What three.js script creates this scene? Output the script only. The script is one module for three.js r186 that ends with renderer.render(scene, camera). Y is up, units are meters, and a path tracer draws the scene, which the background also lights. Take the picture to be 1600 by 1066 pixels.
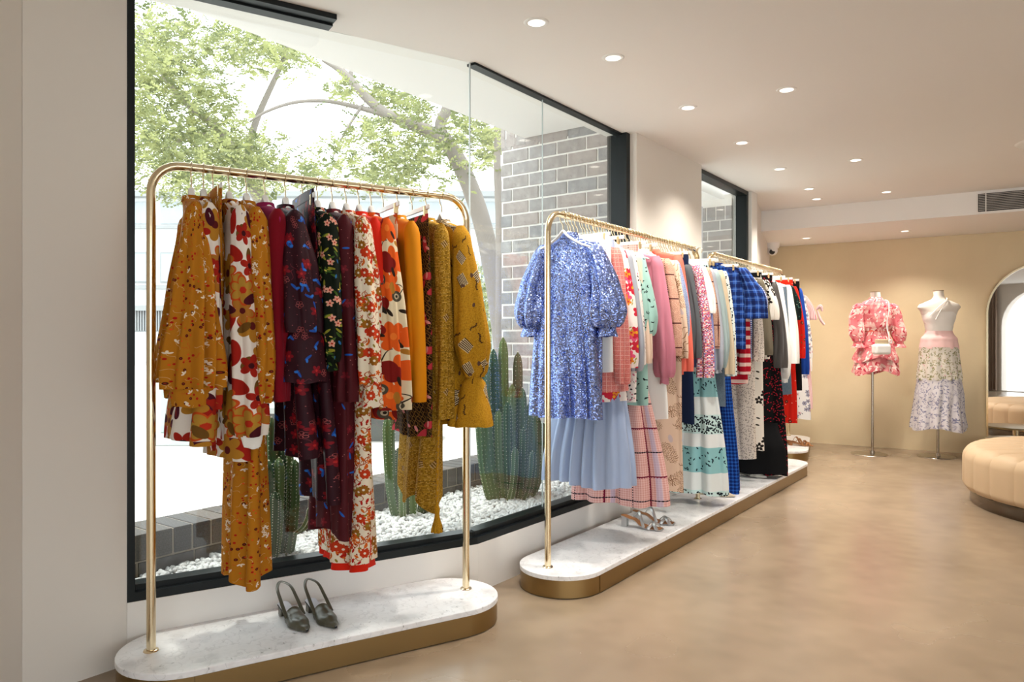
import * as THREE from 'three';
import { mergeGeometries, toCreasedNormals } from 'three/addons/utils/BufferGeometryUtils.js';
import { RoundedBoxGeometry } from 'three/addons/geometries/RoundedBoxGeometry.js';
import { RectAreaLightUniformsLib } from 'three/addons/lights/RectAreaLightUniformsLib.js';

// ---------------------------------------------------------------- camera, sky, sun, exposure
const scene = new THREE.Scene();
const F = 1150, EYE = 1.2, CEIL = 2.545;
const camera = new THREE.PerspectiveCamera(2 * Math.atan(533 / F) * 180 / Math.PI, 1600 / 1066, 0.05, 200);
// plan coordinates: X to the right of the camera, Z straight ahead; the world is turned so that the long rack lies along an axis
const PSI = 36.1 * Math.PI / 180, CP = Math.cos(PSI), SP = Math.sin(PSI);
const world = (X, y, Z) => new THREE.Vector3(X * CP - Z * SP, y, -(X * SP + Z * CP));
const plan = (p) => ({ X: p.x * CP - p.z * SP, Z: -p.x * SP - p.z * CP });
camera.position.set(0, EYE, 0);
camera.lookAt(world(0, EYE, 1));
scene.background = new THREE.Color().setRGB(0.95, 1.0, 1.02);
scene.backgroundIntensity = 3.6;
const sun = new THREE.DirectionalLight(new THREE.Color().setRGB(1, 0.95, 0.86), 3.0);
sun.position.copy(world(-3.5, 16, 7.5)); sun.target.position.copy(world(-1, 0, 5));
sun.castShadow = true; sun.shadow.radius = 4; sun.shadow.mapSize.set(2048, 2048);
Object.assign(sun.shadow.camera, { left: -20, right: 20, top: 20, bottom: -20, near: 0.5, far: 60 });
sun.name = 'sun'; scene.add(sun, sun.target);
const renderer = new THREE.WebGLRenderer({ antialias: true });
renderer.toneMapping = THREE.LinearToneMapping;
renderer.toneMappingExposure = 1.0;
renderer.shadowMap.enabled = true;
RectAreaLightUniformsLib.init();
const LAMP = 6, LAMP_COLOR = new THREE.Color().setRGB(1, 0.92, 0.82);

// ---------------------------------------------------------------- helpers
function rng(seed) { let a = seed >>> 0; return () => { a = (a + 0x6D2B79F5) >>> 0; let t = a; t = Math.imul(t ^ (t >>> 15), t | 1); t ^= t + Math.imul(t ^ (t >>> 7), t | 61); return ((t ^ (t >>> 14)) >>> 0) / 4294967296; }; }
const V = (x, y, z) => new THREE.Vector3(x, y, z);
const D = Math.PI / 180;
const lerp = (a, b, t) => a + (b - a) * t, smooth = (t) => t * t * (3 - 2 * t), clamp = (t, a = 0, b = 1) => Math.min(b, Math.max(a, t));
// a plan frame: origin (X, depth), heading in degrees from straight ahead towards the right; x runs along it, z to its right
function frame(X, Z, deg) {
  const a = deg * D, sx = Math.sin(a), cz = Math.cos(a);
  return { X, Z, a, turn: Math.PI / 2 - a + PSI,
    at: (s, y = 0, n = 0) => world(X + s * sx + n * cz, y, Z + s * cz - n * sx),
    put(o, s = 0, y = 0, n = 0, yaw = 0) { o.position.copy(this.at(s, y, n)); o.rotation.y = this.turn + yaw; return o; },
    sAt(px, n = 0) { const k = (px - 800) / F, x0 = X + n * cz, z0 = Z - n * sx; return (k * z0 - x0) / (sx - k * cz); },
    yAt(s, n, py) { return EYE - (py - 533) / F * (Z + s * cz - n * sx); } };
}
const pix = (x, y, Z) => world((x - 800) / F * Z, EYE - (y - 533) / F * Z, Z);
const frameAt = (p, deg) => { const q = plan(p); return frame(q.X, q.Z, deg); };
const taken = new Map();
function numbered(name) { const k = taken.get(name) || 0; taken.set(name, k + 1); return k ? name + '_' + String(k).padStart(3, '0') : name; }
const shadows = (o) => { o.castShadow = true; o.receiveShadow = true; return o; };
function part(name, geo, mat, parent) { const m = shadows(new THREE.Mesh(Array.isArray(geo) ? mergeGeometries(geo.map((g) => { const h = g.index ? g.toNonIndexed() : g.clone(); for (const k of Object.keys(h.attributes)) if (!['position', 'normal', 'uv'].includes(k)) h.deleteAttribute(k); return h; })) : geo, mat)); m.name = name; parent.add(m); return m; }
function thing(name, label, category, group) { const g = new THREE.Group(); g.name = numbered(name); g.userData = { label, category }; if (group) g.userData.group = group; scene.add(g); return g; }
function tagMesh(name, geo, mat, label, category, extra = {}) { const m = part(numbered(name), geo, mat, scene); m.userData = { label, category, ...extra }; return m; }
function struct(name, geo, mat, label, category = 'structure') { const m = part(numbered(name), geo, mat, scene); m.userData = { kind: 'structure', label, category }; return m; }
const box = (w, h, d, x = 0, y = 0, z = 0) => new THREE.BoxGeometry(w, h, d).translate(x, y, z);
const span = (x0, x1, y0, y1, z0, z1) => { const g = box(x1 - x0, y1 - y0, z1 - z0, (x0 + x1) / 2, (y0 + y1) / 2, (z0 + z1) / 2); metreUV(g); return g; };
function metreUV(g) { const p = g.attributes.position, n = g.attributes.normal, uv = g.attributes.uv; for (let i = 0; i < p.count; i++) { const ax = Math.abs(n.getX(i)), ay = Math.abs(n.getY(i)), az = Math.abs(n.getZ(i)); if (ay > ax && ay > az) uv.setXY(i, p.getX(i), p.getZ(i)); else if (ax > az) uv.setXY(i, p.getZ(i), p.getY(i)); else uv.setXY(i, p.getX(i), p.getY(i)); } return g; }
const rbox = (w, h, d, r = 0.004, seg = 2) => new RoundedBoxGeometry(w, h, d, seg, r);
const cyl = (r0, r1, h, n = 24, x = 0, y = 0, z = 0) => new THREE.CylinderGeometry(r0, r1, h, n).translate(x, y, z);
// a tube along points with its own radius at each point
function limb(pts, radii, rad = 10, seg = 0, squash = 1) {
  const c = new THREE.CatmullRomCurve3(pts, false, 'centripetal'), n = seg || pts.length * 6, fr = c.computeFrenetFrames(n, false), P = [], U = [], I = [];
  for (let i = 0; i <= n; i++) {
    const t = i / n, p = c.getPoint(t), k = t * (radii.length - 1), j = Math.min(radii.length - 2, Math.floor(k)), r = lerp(radii[j], radii[j + 1], k - j);
    const tn = c.getTangent(t); const N = fr.normals[Math.min(i, n)].clone().addScaledVector(tn, -fr.normals[i].dot(tn)).normalize(), B = tn.clone().cross(N);
    for (let q = 0; q <= rad; q++) { const a = q / rad * Math.PI * 2, x = Math.cos(a) * r, y = Math.sin(a) * r * squash; P.push(p.x + N.x * x + B.x * y, p.y + N.y * x + B.y * y, p.z + N.z * x + B.z * y); U.push(q / rad, t * 4); }
  }
  for (let i = 0; i < n; i++) for (let q = 0; q < rad; q++) { const a = i * (rad + 1) + q, b = a + rad + 1; I.push(a, a + 1, b, b, a + 1, b + 1); }
  const g = new THREE.BufferGeometry(); g.setAttribute('position', new THREE.Float32BufferAttribute(P, 3)); g.setAttribute('uv', new THREE.Float32BufferAttribute(U, 2)); g.setIndex(I); g.computeVertexNormals(); return g;
}
// grid of points -> surface; close joins the last column to the first
function skin(rows, uvs, closeEnds = false) {
  const P = [], U = [], I = [], w = rows[0].length;
  rows.forEach((r, i) => r.forEach((p, j) => { P.push(p[0], p[1], p[2]); U.push(uvs ? uvs[i][j][0] : j / (w - 1), uvs ? uvs[i][j][1] : i / (rows.length - 1)); }));
  for (let i = 0; i < rows.length - 1; i++) for (let j = 0; j < w - 1; j++) { const a = i * w + j, b = a + w; I.push(a, b, a + 1, b, b + 1, a + 1); }
  if (closeEnds) for (const i of [0, rows.length - 1]) { const c = P.length / 3, m = [0, 0, 0]; rows[i].forEach((p) => { for (let k = 0; k < 3; k++) m[k] += p[k] / w; }); P.push(...m); U.push(0.5, 0.5); for (let j = 0; j < w - 1; j++) i ? I.push(i * w + j, c, i * w + j + 1) : I.push(j, j + 1, c); }
  const g = new THREE.BufferGeometry(); g.setAttribute('position', new THREE.Float32BufferAttribute(P, 3)); g.setAttribute('uv', new THREE.Float32BufferAttribute(U, 2)); g.setIndex(I); g.computeVertexNormals();
  const n = g.attributes.normal; for (let i = 0; i < rows.length; i++) { const a = i * w, b = a + w - 1, p = rows[i][0], q = rows[i][w - 1]; if (Math.hypot(p[0] - q[0], p[1] - q[1], p[2] - q[2]) < 1e-6) { const x = n.getX(a) + n.getX(b), y = n.getY(a) + n.getY(b), z = n.getZ(a) + n.getZ(b), l = Math.hypot(x, y, z) || 1; n.setXYZ(a, x / l, y / l, z / l); n.setXYZ(b, x / l, y / l, z / l); } }
  return g;
}
function keyed(keys, t) { if (t <= keys[0][0]) return keys[0].slice(1); for (let i = 1; i < keys.length; i++) if (t <= keys[i][0]) { const a = keys[i - 1], b = keys[i], k = (t - a[0]) / (b[0] - a[0]); return a.slice(1).map((v, j) => lerp(v, b[j + 1], k)); } return keys[keys.length - 1].slice(1); }
function keyedSmooth(keys, t) { if (t <= keys[0][0]) return keys[0].slice(1); for (let i = 1; i < keys.length; i++) if (t <= keys[i][0]) { const a = keys[i - 1], b = keys[i], k = smooth((t - a[0]) / (b[0] - a[0])); return a.slice(1).map((v, j) => lerp(v, b[j + 1], k)); } return keys[keys.length - 1].slice(1); }

// ---------------------------------------------------------------- materials
const RGB = (r, g, b) => new THREE.Color().setRGB(r, g, b);
const std = (o) => new THREE.MeshPhysicalMaterial({ side: THREE.DoubleSide, ...o });
function valueNoise(seed, size) { const r = rng(seed), t = new Float32Array(size * size); for (let i = 0; i < t.length; i++) t[i] = r(); return (x, y, px = size, py = size) => { const xi = Math.floor(x), yi = Math.floor(y), fx = smooth(x - xi), fy = smooth(y - yi), m = (v, p) => ((v % p) + p) % p; const a = t[m(yi, py) * size + m(xi, px)], b = t[m(yi, py) * size + m(xi + 1, px)], c = t[m(yi + 1, py) * size + m(xi, px)], d = t[m(yi + 1, py) * size + m(xi + 1, px)]; return lerp(lerp(a, b, fx), lerp(c, d, fx), fy); }; }
function dataTex(n, fn, srgb, repeat = 1) { const d = new Uint8Array(n * n * 4); for (let y = 0; y < n; y++) for (let x = 0; x < n; x++) { const c = fn(x / n, y / n), i = (y * n + x) * 4; d[i] = clamp(c[0], 0, 255); d[i + 1] = clamp(c[1], 0, 255); d[i + 2] = clamp(c[2], 0, 255); d[i + 3] = 255; } const t = new THREE.DataTexture(d, n, n); t.wrapS = t.wrapT = THREE.RepeatWrapping; t.magFilter = THREE.LinearFilter; t.minFilter = THREE.LinearMipmapLinearFilter; t.generateMipmaps = true; if (srgb) t.colorSpace = THREE.SRGBColorSpace; t.repeat.set(repeat, repeat); t.needsUpdate = true; return t; }
const nA = valueNoise(11, 64), nB = valueNoise(23, 64);
const fbm = (u, v, base, oct) => { let s = 0, a = 0.5, f = base; for (let i = 0; i < oct; i++) { s += a * nA(u * f, v * f, f, f); f *= 2; a *= 0.5; } return s / (1 - Math.pow(0.5, oct)); };
const floorTex = dataTex(1024, (u, v) => { const c = fbm(u, v, 4, 4), d = nB(u * 64, v * 64), e = nB(u * 32, v * 16, 32, 16), s = (c - 0.5) * 46 + (e - 0.5) * 9 + (d - 0.5) * 7; return [147 + s, 129 + s * 0.95, 108 + s * 0.86]; }, true, 1 / 4);
const floorRough = dataTex(512, (u, v) => { const c = fbm(u + 0.3, v, 4, 4); const r = 40 + c * 48; return [r, r, r]; }, false, 1 / 3);
const marbleTex = dataTex(1024, (u, v) => { const c = fbm(u, v, 8, 4), vein = Math.abs(fbm(u + 0.37, v + 0.11, 16, 3) - 0.5), k = nB(u * 64 * 1, v * 64), sp = nA(u * 64 + 7, v * 32, 64, 32) > 0.93 && vein < 0.09 ? -58 * (1 - vein / 0.09) : 0; const s = 244 - (c > 0.55 ? (c - 0.55) * 90 : 0) - (vein < 0.02 ? 14 : 0) + (k - 0.5) * 6 + sp; return [s, s, s + 2]; }, true, 1 / 0.7);
const plasterBump = dataTex(256, (u, v) => { const c = 128 + (fbm(u, v, 16, 3) - 0.5) * 120; return [c, c, c]; }, false, 1);
const backTex = dataTex(512, (u, v) => { const s = (fbm(u, v, 4, 4) - 0.5) * 26; return [216 + s, 199 + s, 164 + s]; }, true, 1 / 3);
const brushed = dataTex(256, (u, v) => { const c = 105 + (nB(u * 2, v * 64) - 0.5) * 40; return [c, c, c]; }, false, 6);
const M = {
  wall: std({ color: RGB(0.76, 0.715, 0.655), roughness: 0.85, bumpMap: plasterBump, bumpScale: 0.0006 }),
  sillWall: std({ color: RGB(0.8, 0.77, 0.73), roughness: 0.6 }),
  ceiling: std({ color: RGB(0.83, 0.8, 0.765), roughness: 0.9 }),
  bulkhead: std({ color: RGB(0.84, 0.815, 0.785), roughness: 0.9 }),
  back: std({ map: backTex, roughness: 0.75, bumpMap: plasterBump, bumpScale: 0.0008 }),
  floor: std({ map: floorTex, roughnessMap: floorRough, roughness: 1, specularIntensity: 0.9 }),
  black: std({ color: RGB(0.008, 0.011, 0.012), roughness: 0.34, specularIntensity: 0.45 }),
  glass: std({ color: RGB(0.96, 0.985, 0.975), transmission: 1, thickness: 0, roughness: 0.0, ior: 1.45 }),
  edge: std({ color: RGB(0.42, 0.46, 0.46), roughness: 0.3 }),
  soffit: std({ color: RGB(0.86, 0.84, 0.82), roughness: 0.9 }),
  mortar: std({ color: RGB(0.82, 0.8, 0.77), roughness: 0.95 }),
  darkMortar: std({ color: RGB(0.32, 0.27, 0.22), roughness: 0.95 }),
  pave: std({ color: RGB(0.62, 0.6, 0.58), roughness: 0.9 }),
  soil: std({ color: RGB(0.4, 0.4, 0.4), roughness: 1 }),
  pebble: std({ color: RGB(0.66, 0.665, 0.67), roughness: 0.75 }),
  brass: std({ color: RGB(0.80, 0.67, 0.45), metalness: 1, roughness: 0.17 }),
  brassBrushed: std({ color: RGB(0.31, 0.21, 0.092), metalness: 1, roughness: 0.36 }),
  goldClip: std({ color: RGB(0.75, 0.58, 0.32), metalness: 1, roughness: 0.35 }),
  marble: std({ map: marbleTex, roughness: 0.28 }),
  hanger: std({ color: RGB(0.85, 0.84, 0.82), roughness: 0.4 }),
  wire: std({ color: RGB(0.78, 0.68, 0.5), metalness: 1, roughness: 0.25 }),
  white: std({ color: RGB(0.84, 0.83, 0.8), roughness: 0.5 }),
  dark: std({ color: RGB(0.02, 0.02, 0.02), roughness: 0.5 }),
  steel: std({ color: RGB(0.5, 0.46, 0.4), metalness: 1, roughness: 0.25 }),
  bronze: std({ color: RGB(0.16, 0.13, 0.1), metalness: 1, roughness: 0.22 }),
  mirror: std({ color: RGB(0.9, 0.9, 0.9), metalness: 1, roughness: 0.015 }),
  leather: std({ color: RGB(0.62, 0.45, 0.28), roughness: 0.6, sheen: 0.3 }),
  mannequin: std({ color: RGB(0.78, 0.72, 0.65), roughness: 0.7 }),
  bark: std({ color: RGB(0.28, 0.245, 0.225), roughness: 0.95, bumpMap: plasterBump, bumpScale: 0.01 }),
  leaf: std({ color: RGB(1, 1, 1), roughness: 0.9, transmission: 0.4, thickness: 0 }),
  cactus: std({ color: RGB(0.03, 0.066, 0.026), roughness: 0.6, specularIntensity: 0.25 }),
  cactus2: std({ color: RGB(0.062, 0.105, 0.04), roughness: 0.6, specularIntensity: 0.25 }),
  cactus3: std({ color: RGB(0.1, 0.15, 0.055), roughness: 0.6, specularIntensity: 0.25 }),
  spine: std({ color: RGB(0.72, 0.68, 0.55), roughness: 0.9 }),
};
const brickMats = [[0.33, 0.305, 0.295], [0.3, 0.29, 0.29], [0.36, 0.32, 0.305], [0.285, 0.285, 0.295], [0.33, 0.315, 0.315]].map(([r, g, b], i) => std({ map: dataTex(128, (u, v) => { const s = (fbm(u + i * 0.2, v, 8, 4) - 0.5) * 40 + (nB(u * 64, v * 64) > 0.93 ? -30 : 0); const c = (x) => Math.pow(x, 1 / 2.2) * 255; return [c(r) + s, c(g) + s, c(b) + s]; }, true, 4), roughness: 0.85 }));
const greyBricks = [[0.075, 0.066, 0.06], [0.1, 0.085, 0.075], [0.06, 0.055, 0.055]].map(([r, g, b], i) => std({ map: dataTex(128, (u, v) => { const s = (fbm(u + i * 0.3, v, 8, 4) - 0.5) * 46; const c = (x) => Math.pow(x, 1 / 2.2) * 255; return [c(r) + s, c(g) + s, c(b) + s]; }, true, 4), roughness: 0.8 }));

// ---------------------------------------------------------------- fabrics (printed and woven patterns)
function cloth(size, tile, base, draw, opt = {}) {
  const c = document.createElement('canvas'); c.width = c.height = size; const g = c.getContext('2d');
  g.fillStyle = base; g.fillRect(0, 0, size, size);
  const r = rng((opt.seed || 1) * 7919 + 13);
  const spot = (x, y, fn) => { for (const dx of [-size, 0, size]) for (const dy of [-size, 0, size]) { if (x + dx < -140 || x + dx > size + 140 || y + dy < -140 || y + dy > size + 140) continue; g.save(); g.translate(x + dx, y + dy); fn(g); g.restore(); } };
  const scatter = (n, fn) => { for (let i = 0; i < n; i++) { const x = r() * size, y = r() * size, a = r() * 6.283, k = r(), q = r(); spot(x, y, (gg) => { gg.rotate(a); fn(gg, k, q); }); } };
  if (draw) draw(g, scatter, r, size, spot);
  const t = new THREE.CanvasTexture(c); t.colorSpace = THREE.SRGBColorSpace; t.wrapS = t.wrapT = THREE.RepeatWrapping; t.repeat.set(1 / tile, 1 / tile);
  const { seed, ...rest } = opt;
  return std({ map: t, roughness: 0.85, specularIntensity: 0.25, ...rest });
}
const solid = (css, o = {}) => std({ color: new THREE.Color(css), roughness: 0.85, specularIntensity: 0.25, ...o });
const disc = (g, x, y, r, c) => { g.fillStyle = c; g.beginPath(); g.arc(x, y, r, 0, 6.2832); g.fill(); };
const oval = (g, x, y, a, b, rot, c) => { g.fillStyle = c; g.beginPath(); g.ellipse(x, y, a, b, rot, 0, 6.2832); g.fill(); };
const flower = (g, r, n, c, mid, k = 0.42) => { for (let i = 0; i < n; i++) { const a = i / n * 6.2832; oval(g, Math.cos(a) * r * 0.58, Math.sin(a) * r * 0.58, r * k, r * k * 0.72, a, c); } disc(g, 0, 0, r * 0.24, mid); };
const curl = (g, L, c, w) => { g.strokeStyle = c; g.lineWidth = w; g.beginPath(); g.moveTo(0, 0); g.bezierCurveTo(L * 0.4, -L * 0.4, L * 0.7, L * 0.4, L, -L * 0.1); g.stroke(); };
const grid = (g, S, step, w, c, dirs = 'hv', off = 0) => { g.fillStyle = c; for (let i = off; i < S; i += step) { if (dirs.includes('h')) g.fillRect(0, i, S, w); if (dirs.includes('v')) g.fillRect(i, 0, w, S); } };
const satin = { roughness: 0.45 };
const Fb = {
  mustard: cloth(512, 0.34, '#b2721a', (g, sc) => { sc(60, (q, k) => curl(q, 34 + k * 22, '#d2ae7c', 1.6)); sc(40, (q) => curl(q, 30, '#c4461c', 1.6)); sc(90, (q, k) => disc(q, 0, 0, 4 + k * 3, '#a81f12')); sc(46, (q) => { disc(q, 0, 0, 7.5, '#3c1410'); disc(q, 0, 0, 3.5, '#8a2a1a'); }); sc(40, (q, k) => { for (let i = 0; i < 3; i++) oval(q, Math.cos(i * 1.1 - 1) * 9, Math.sin(i * 1.1 - 1) * 9, 8, 4, i * 1.1 - 1, '#e6d6c0'); }); sc(60, (q) => { disc(q, 0, 0, 4, '#d8521f'); }); }, { seed: 1 }),
  big70: cloth(512, 0.46, '#e9e0d6', (g, sc) => { sc(9, (q) => { oval(q, 0, 0, 60, 26, 0, '#4a1626'); oval(q, 4, 0, 46, 6, 0, '#8c2a1e'); }); sc(8, (q) => { oval(q, 0, 0, 52, 30, 0, '#9c2016'); }); sc(7, (q) => flower(q, 64, 6, '#b07a28', '#5a1a1c')); sc(6, (q) => { flower(q, 56, 5, '#c24a1c', '#e2b04a'); flower(q, 49, 5, '#a9702a', '#5a1a1c'); }); sc(4, (q) => { flower(q, 60, 6, '#c24a1c', '#b8331c', 0.44); flower(q, 54, 6, '#b08432', '#b8331c', 0.38); }); sc(8, (q) => oval(q, 0, 0, 30, 15, 0, '#6b4a1c')); sc(5, (q) => { flower(q, 46, 5, '#a02418', '#3c1018'); }); sc(7, (q) => oval(q, 0, 0, 36, 18, 0, '#481420')); }, { seed: 2 }),
  plum: cloth(512, 0.4, '#30101a', (g, sc) => { sc(160, (q) => disc(q, 0, 0, 1.8, '#a85a5c')); sc(22, (q) => { q.strokeStyle = '#a3504f'; q.lineWidth = 2; for (let i = 0; i < 5; i++) { q.beginPath(); q.arc(Math.cos(i * 1.26) * 10, Math.sin(i * 1.26) * 10, 7, 0, 6.28); q.stroke(); } }); sc(22, (q) => flower(q, 26, 5, '#7c1420', '#b12a2a')); sc(26, (q) => { oval(q, 0, 0, 20, 6, 0, '#1f4fa8'); oval(q, 14, 8, 10, 6, 1, '#2f74d0'); }); sc(10, (q) => curl(q, 50, '#762832', 2)); }, { seed: 3, ...satin, roughness: 0.5 }),
  burgundy: cloth(512, 0.4, '#4b151c', (g, sc) => { sc(20, (q) => flower(q, 22, 5, '#76202a', '#8e2a34')); sc(16, (q) => { oval(q, 0, 0, 18, 5, 0, '#245cb8'); }); sc(90, (q) => disc(q, 0, 0, 2, '#c07a74')); }, { seed: 31, roughness: 0.55 }),
  green: cloth(512, 0.3, '#10180f', (g, sc) => { sc(90, (q, k) => oval(q, 0, 0, 24, 7, 0, k > 0.5 ? '#8c8a2c' : '#3f5a22')); sc(22, (q) => flower(q, 24, 5, '#d99a86', '#a8281e')); sc(14, (q) => oval(q, 0, 0, 14, 6, 0, '#2a66a0')); sc(20, (q) => oval(q, 0, 0, 10, 4, 0, '#d8c25a')); }, { seed: 4 }),
  redwhite: cloth(512, 0.3, '#eaddc6', (g, sc) => { sc(80, (q) => { q.strokeStyle = '#a8481e'; q.lineWidth = 4; q.beginPath(); q.arc(0, 0, 18, 0, 4); q.stroke(); }); sc(120, (q, k) => oval(q, 0, 0, 15, 7, 0, k > 0.6 ? '#b32218' : '#d0601e')); sc(34, (q, k) => flower(q, 32, 8, k > 0.6 ? '#96601c' : '#c23a1a', '#eaddc6')); sc(14, (q) => flower(q, 18, 5, '#d96a20', '#8c1c14')); sc(50, (q) => disc(q, 0, 0, 5, '#8a2a16')); sc(30, (q) => oval(q, 0, 0, 12, 6, 0, '#8f7a2c')); }, { seed: 5 }),
  orangeFl: cloth(512, 0.42, '#e0d0ae', (g, sc) => { sc(12, (q) => curl(q, 110, '#241a14', 4)); sc(9, (q) => flower(q, 70, 6, '#dc5a1c', '#e9782c', 0.5)); sc(8, (q) => oval(q, 0, 0, 44, 34, 0, '#7c1a16')); sc(9, (q) => { disc(q, 0, 0, 26, '#4a4438'); disc(q, 0, 0, 14, '#b7a68a'); disc(q, 0, 0, 7, '#2a201a'); }); sc(14, (q) => oval(q, 0, 0, 24, 9, 0, '#2a2018')); sc(7, (q) => oval(q, 0, 0, 20, 12, 0, '#a9722a')); }, { seed: 6 }),
  leopard: cloth(512, 0.3, '#21130b', (g, sc, r, S) => { g.strokeStyle = '#7c5a26'; g.lineWidth = 4; for (let y = -20; y < S + 20; y += 32) for (let x = -20; x < S + 20; x += 32) { g.beginPath(); g.ellipse(x + (y / 32 % 2) * 16, y, 11, 17, 0.5 + r() * 0.2, 0, 6.28); g.stroke(); } sc(10, (q) => oval(q, 0, 0, 60, 26, 1.4, '#c03a44')); sc(14, (q) => oval(q, 0, 0, 24, 10, 1.4, '#d98a86')); }, { seed: 7 }),
  gold: cloth(512, 0.36, '#b4821c', (g, sc, r, S) => { for (let i = 0; i < 7000; i++) { g.fillStyle = r() > 0.5 ? '#c4962c' : '#845c10'; g.fillRect(r() * S, r() * S, 3, 3); } sc(6, (q) => { q.fillStyle = '#cdb892'; q.fillRect(-30, -36, 60, 72); q.fillStyle = '#2c1c12'; for (let i = 0; i < 6; i++) q.fillRect(-30 + i * 10, -36 + (i % 2) * 6, 5, 68); }); sc(9, (q) => { for (let i = 0; i < 7; i++) oval(q, i * 9, Math.sin(i) * 5, 4, 6, 0, '#3a2418'); }); sc(9, (q) => oval(q, 0, 0, 14, 9, 0, '#5a4034')); }, { seed: 8 }),
  knit: cloth(512, 0.3, '#a0781e', (g, sc, r, S) => { for (let y = 0; y < S; y += 10) { for (let x = 0; x < S; x += 9) { g.fillStyle = ['#b58a2c', '#7c5814', '#a27b22', '#c8a04a'][Math.floor(r() * 4)]; g.beginPath(); g.ellipse(x + (y / 10 % 2) * 4, y + 4, 4.5, 3.4, 0.3, 0, 6.28); g.fill(); } g.fillStyle = '#4a340e'; g.fillRect(0, y, S, 1.6); } sc(6, (q) => { for (let i = 0; i < 30; i++) disc(q, (i % 6) * 8, Math.floor(i / 6) * 8, 3, i % 2 ? '#3a2a20' : '#bda58c'); }); }, { seed: 9 }),
  magenta: solid('#8d1f4f', { sheen: 1, sheenColor: RGB(0.9, 0.3, 0.6), sheenRoughness: 0.4 }), wine: solid('#7a0d1c', { sheen: 0.6, sheenColor: RGB(0.8, 0.2, 0.3) }),
  red: solid('#d8260f', { roughness: 0.6 }), orange: solid('#d2830f', { roughness: 0.7 }), navy: solid('#16223e'), black: solid('#121214'), white: solid('#f0ede8'), pure: solid('#f6f4f0'), mauve: solid('#c77d8f'), coral: solid('#e8705e'), olive: solid('#6d6556'), royal: solid('#2149a2'), greyKnit: solid('#585c60'), beige: solid('#d6c3a6'), lilac: solid('#8a92c8'),
  silver: solid('#a3a8b2', { roughness: 0.35, sheen: 0.5 }), darkSatin: solid('#4e4a48', { roughness: 0.35 }), mintGrey: solid('#9fb0b0', { roughness: 0.5 }), tulle: std({ color: new THREE.Color('#a3b3d2'), roughness: 0.9, transmission: 0.12, thickness: 0 }),
  sequin: std({ color: RGB(1, 1, 1), metalness: 0.95, roughness: 0.2, map: dataTex(512, (u, v) => { const k = nB(u * 64, v * 64), m = fbm(u, v, 8, 3), w = nA(u * 64 + 3, v * 64 + 5), c = m > 0.62 ? 1 : 0; const e = (k - 0.5) * (c ? 150 : 34) + (w > 0.88 ? 50 : 0) - (c ? 22 : 0); return [132 + e, 150 + e * 0.95, 208 + e * 0.6]; }, true, 1 / 0.22), bumpMap: dataTex(512, (u, v) => { const x = u * 40, y = v * 40, ix = Math.floor(x), iy = Math.floor(y), t = Math.sin(ix * 12.9898 + iy * 78.233) * 43758.5453, h = t - Math.floor(t), fx = x - ix, fy = y - iy; const c = 128 + (fx - 0.5) * (h - 0.5) * 420 + (fy - 0.5) * (Math.abs(h * 7 % 1) - 0.5) * 420; return [c, c, c]; }, false, 1 / 0.22), bumpScale: 0.0028 }),
  coralTweed: cloth(256, 0.09, '#d97c74', (g, sc, r, S) => { for (let i = 0; i < 2600; i++) { g.fillStyle = r() > 0.5 ? '#eab0a4' : '#c05a58'; g.fillRect(r() * S, r() * S, 5, 2); } grid(g, S, 64, 5, '#f0c3b6'); grid(g, S, 64, 2, '#b84a50', 'hv', 10); }, { seed: 10 }),
  floralRed: cloth(512, 0.3, '#efe2da', (g, sc) => { sc(16, (q, k) => flower(q, 54, 6, k > 0.5 ? '#c92a3e' : '#e0567a', '#e8a42c', 0.5)); sc(14, (q) => flower(q, 34, 5, '#e08a2c', '#c92a3e')); sc(30, (q) => oval(q, 0, 0, 16, 5, 0, '#a8a04a')); }, { seed: 11 }),
  bwPink: cloth(512, 0.24, '#ebe2dc', (g, sc) => { sc(90, (q, k) => oval(q, 0, 0, 15, 9, 0, k > 0.35 ? '#2a2226' : '#c46a80')); sc(26, (q) => flower(q, 24, 5, '#e9dcd6', '#c23a5a')); }, { seed: 12 }),
  fluffy: solid('#e8cdb8', { sheen: 1, roughness: 1 }),
  mint: cloth(512, 0.34, '#9fc6bd', (g, sc) => { sc(80, (q) => { oval(q, 0, 0, 11, 4, 0, '#141a1c'); oval(q, 7, 6, 8, 3.5, 1, '#141a1c'); }); }, { seed: 13 }),
  plaidPink: cloth(512, 0.26, '#dba79f', (g, sc, r, S) => { for (let i = 0; i < S; i += 12) { g.fillStyle = i % 24 ? 'rgba(240,214,208,0.5)' : 'rgba(196,130,130,0.35)'; g.fillRect(i, 0, 5, S); g.fillRect(0, i, S, 4); } g.fillStyle = 'rgba(190,190,225,0.55)'; g.fillRect(160, 0, 46, S); g.fillStyle = '#6d1630'; g.fillRect(0, 120, S, 13); g.fillRect(250, 0, 13, S); g.fillStyle = '#3a2a34'; g.fillRect(0, 376, S, 9); for (let i = 0; i < S; i += 26) { g.fillRect(90, i, 11, 13); g.fillRect(440, i, 11, 13); g.fillRect(i, 374, 12, 14); g.fillStyle = '#8c1c3a'; g.fillRect(i, 130, 12, 9); g.fillRect(260, i, 8, 12); g.fillStyle = '#241a26'; } }, { seed: 14 }),
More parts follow.
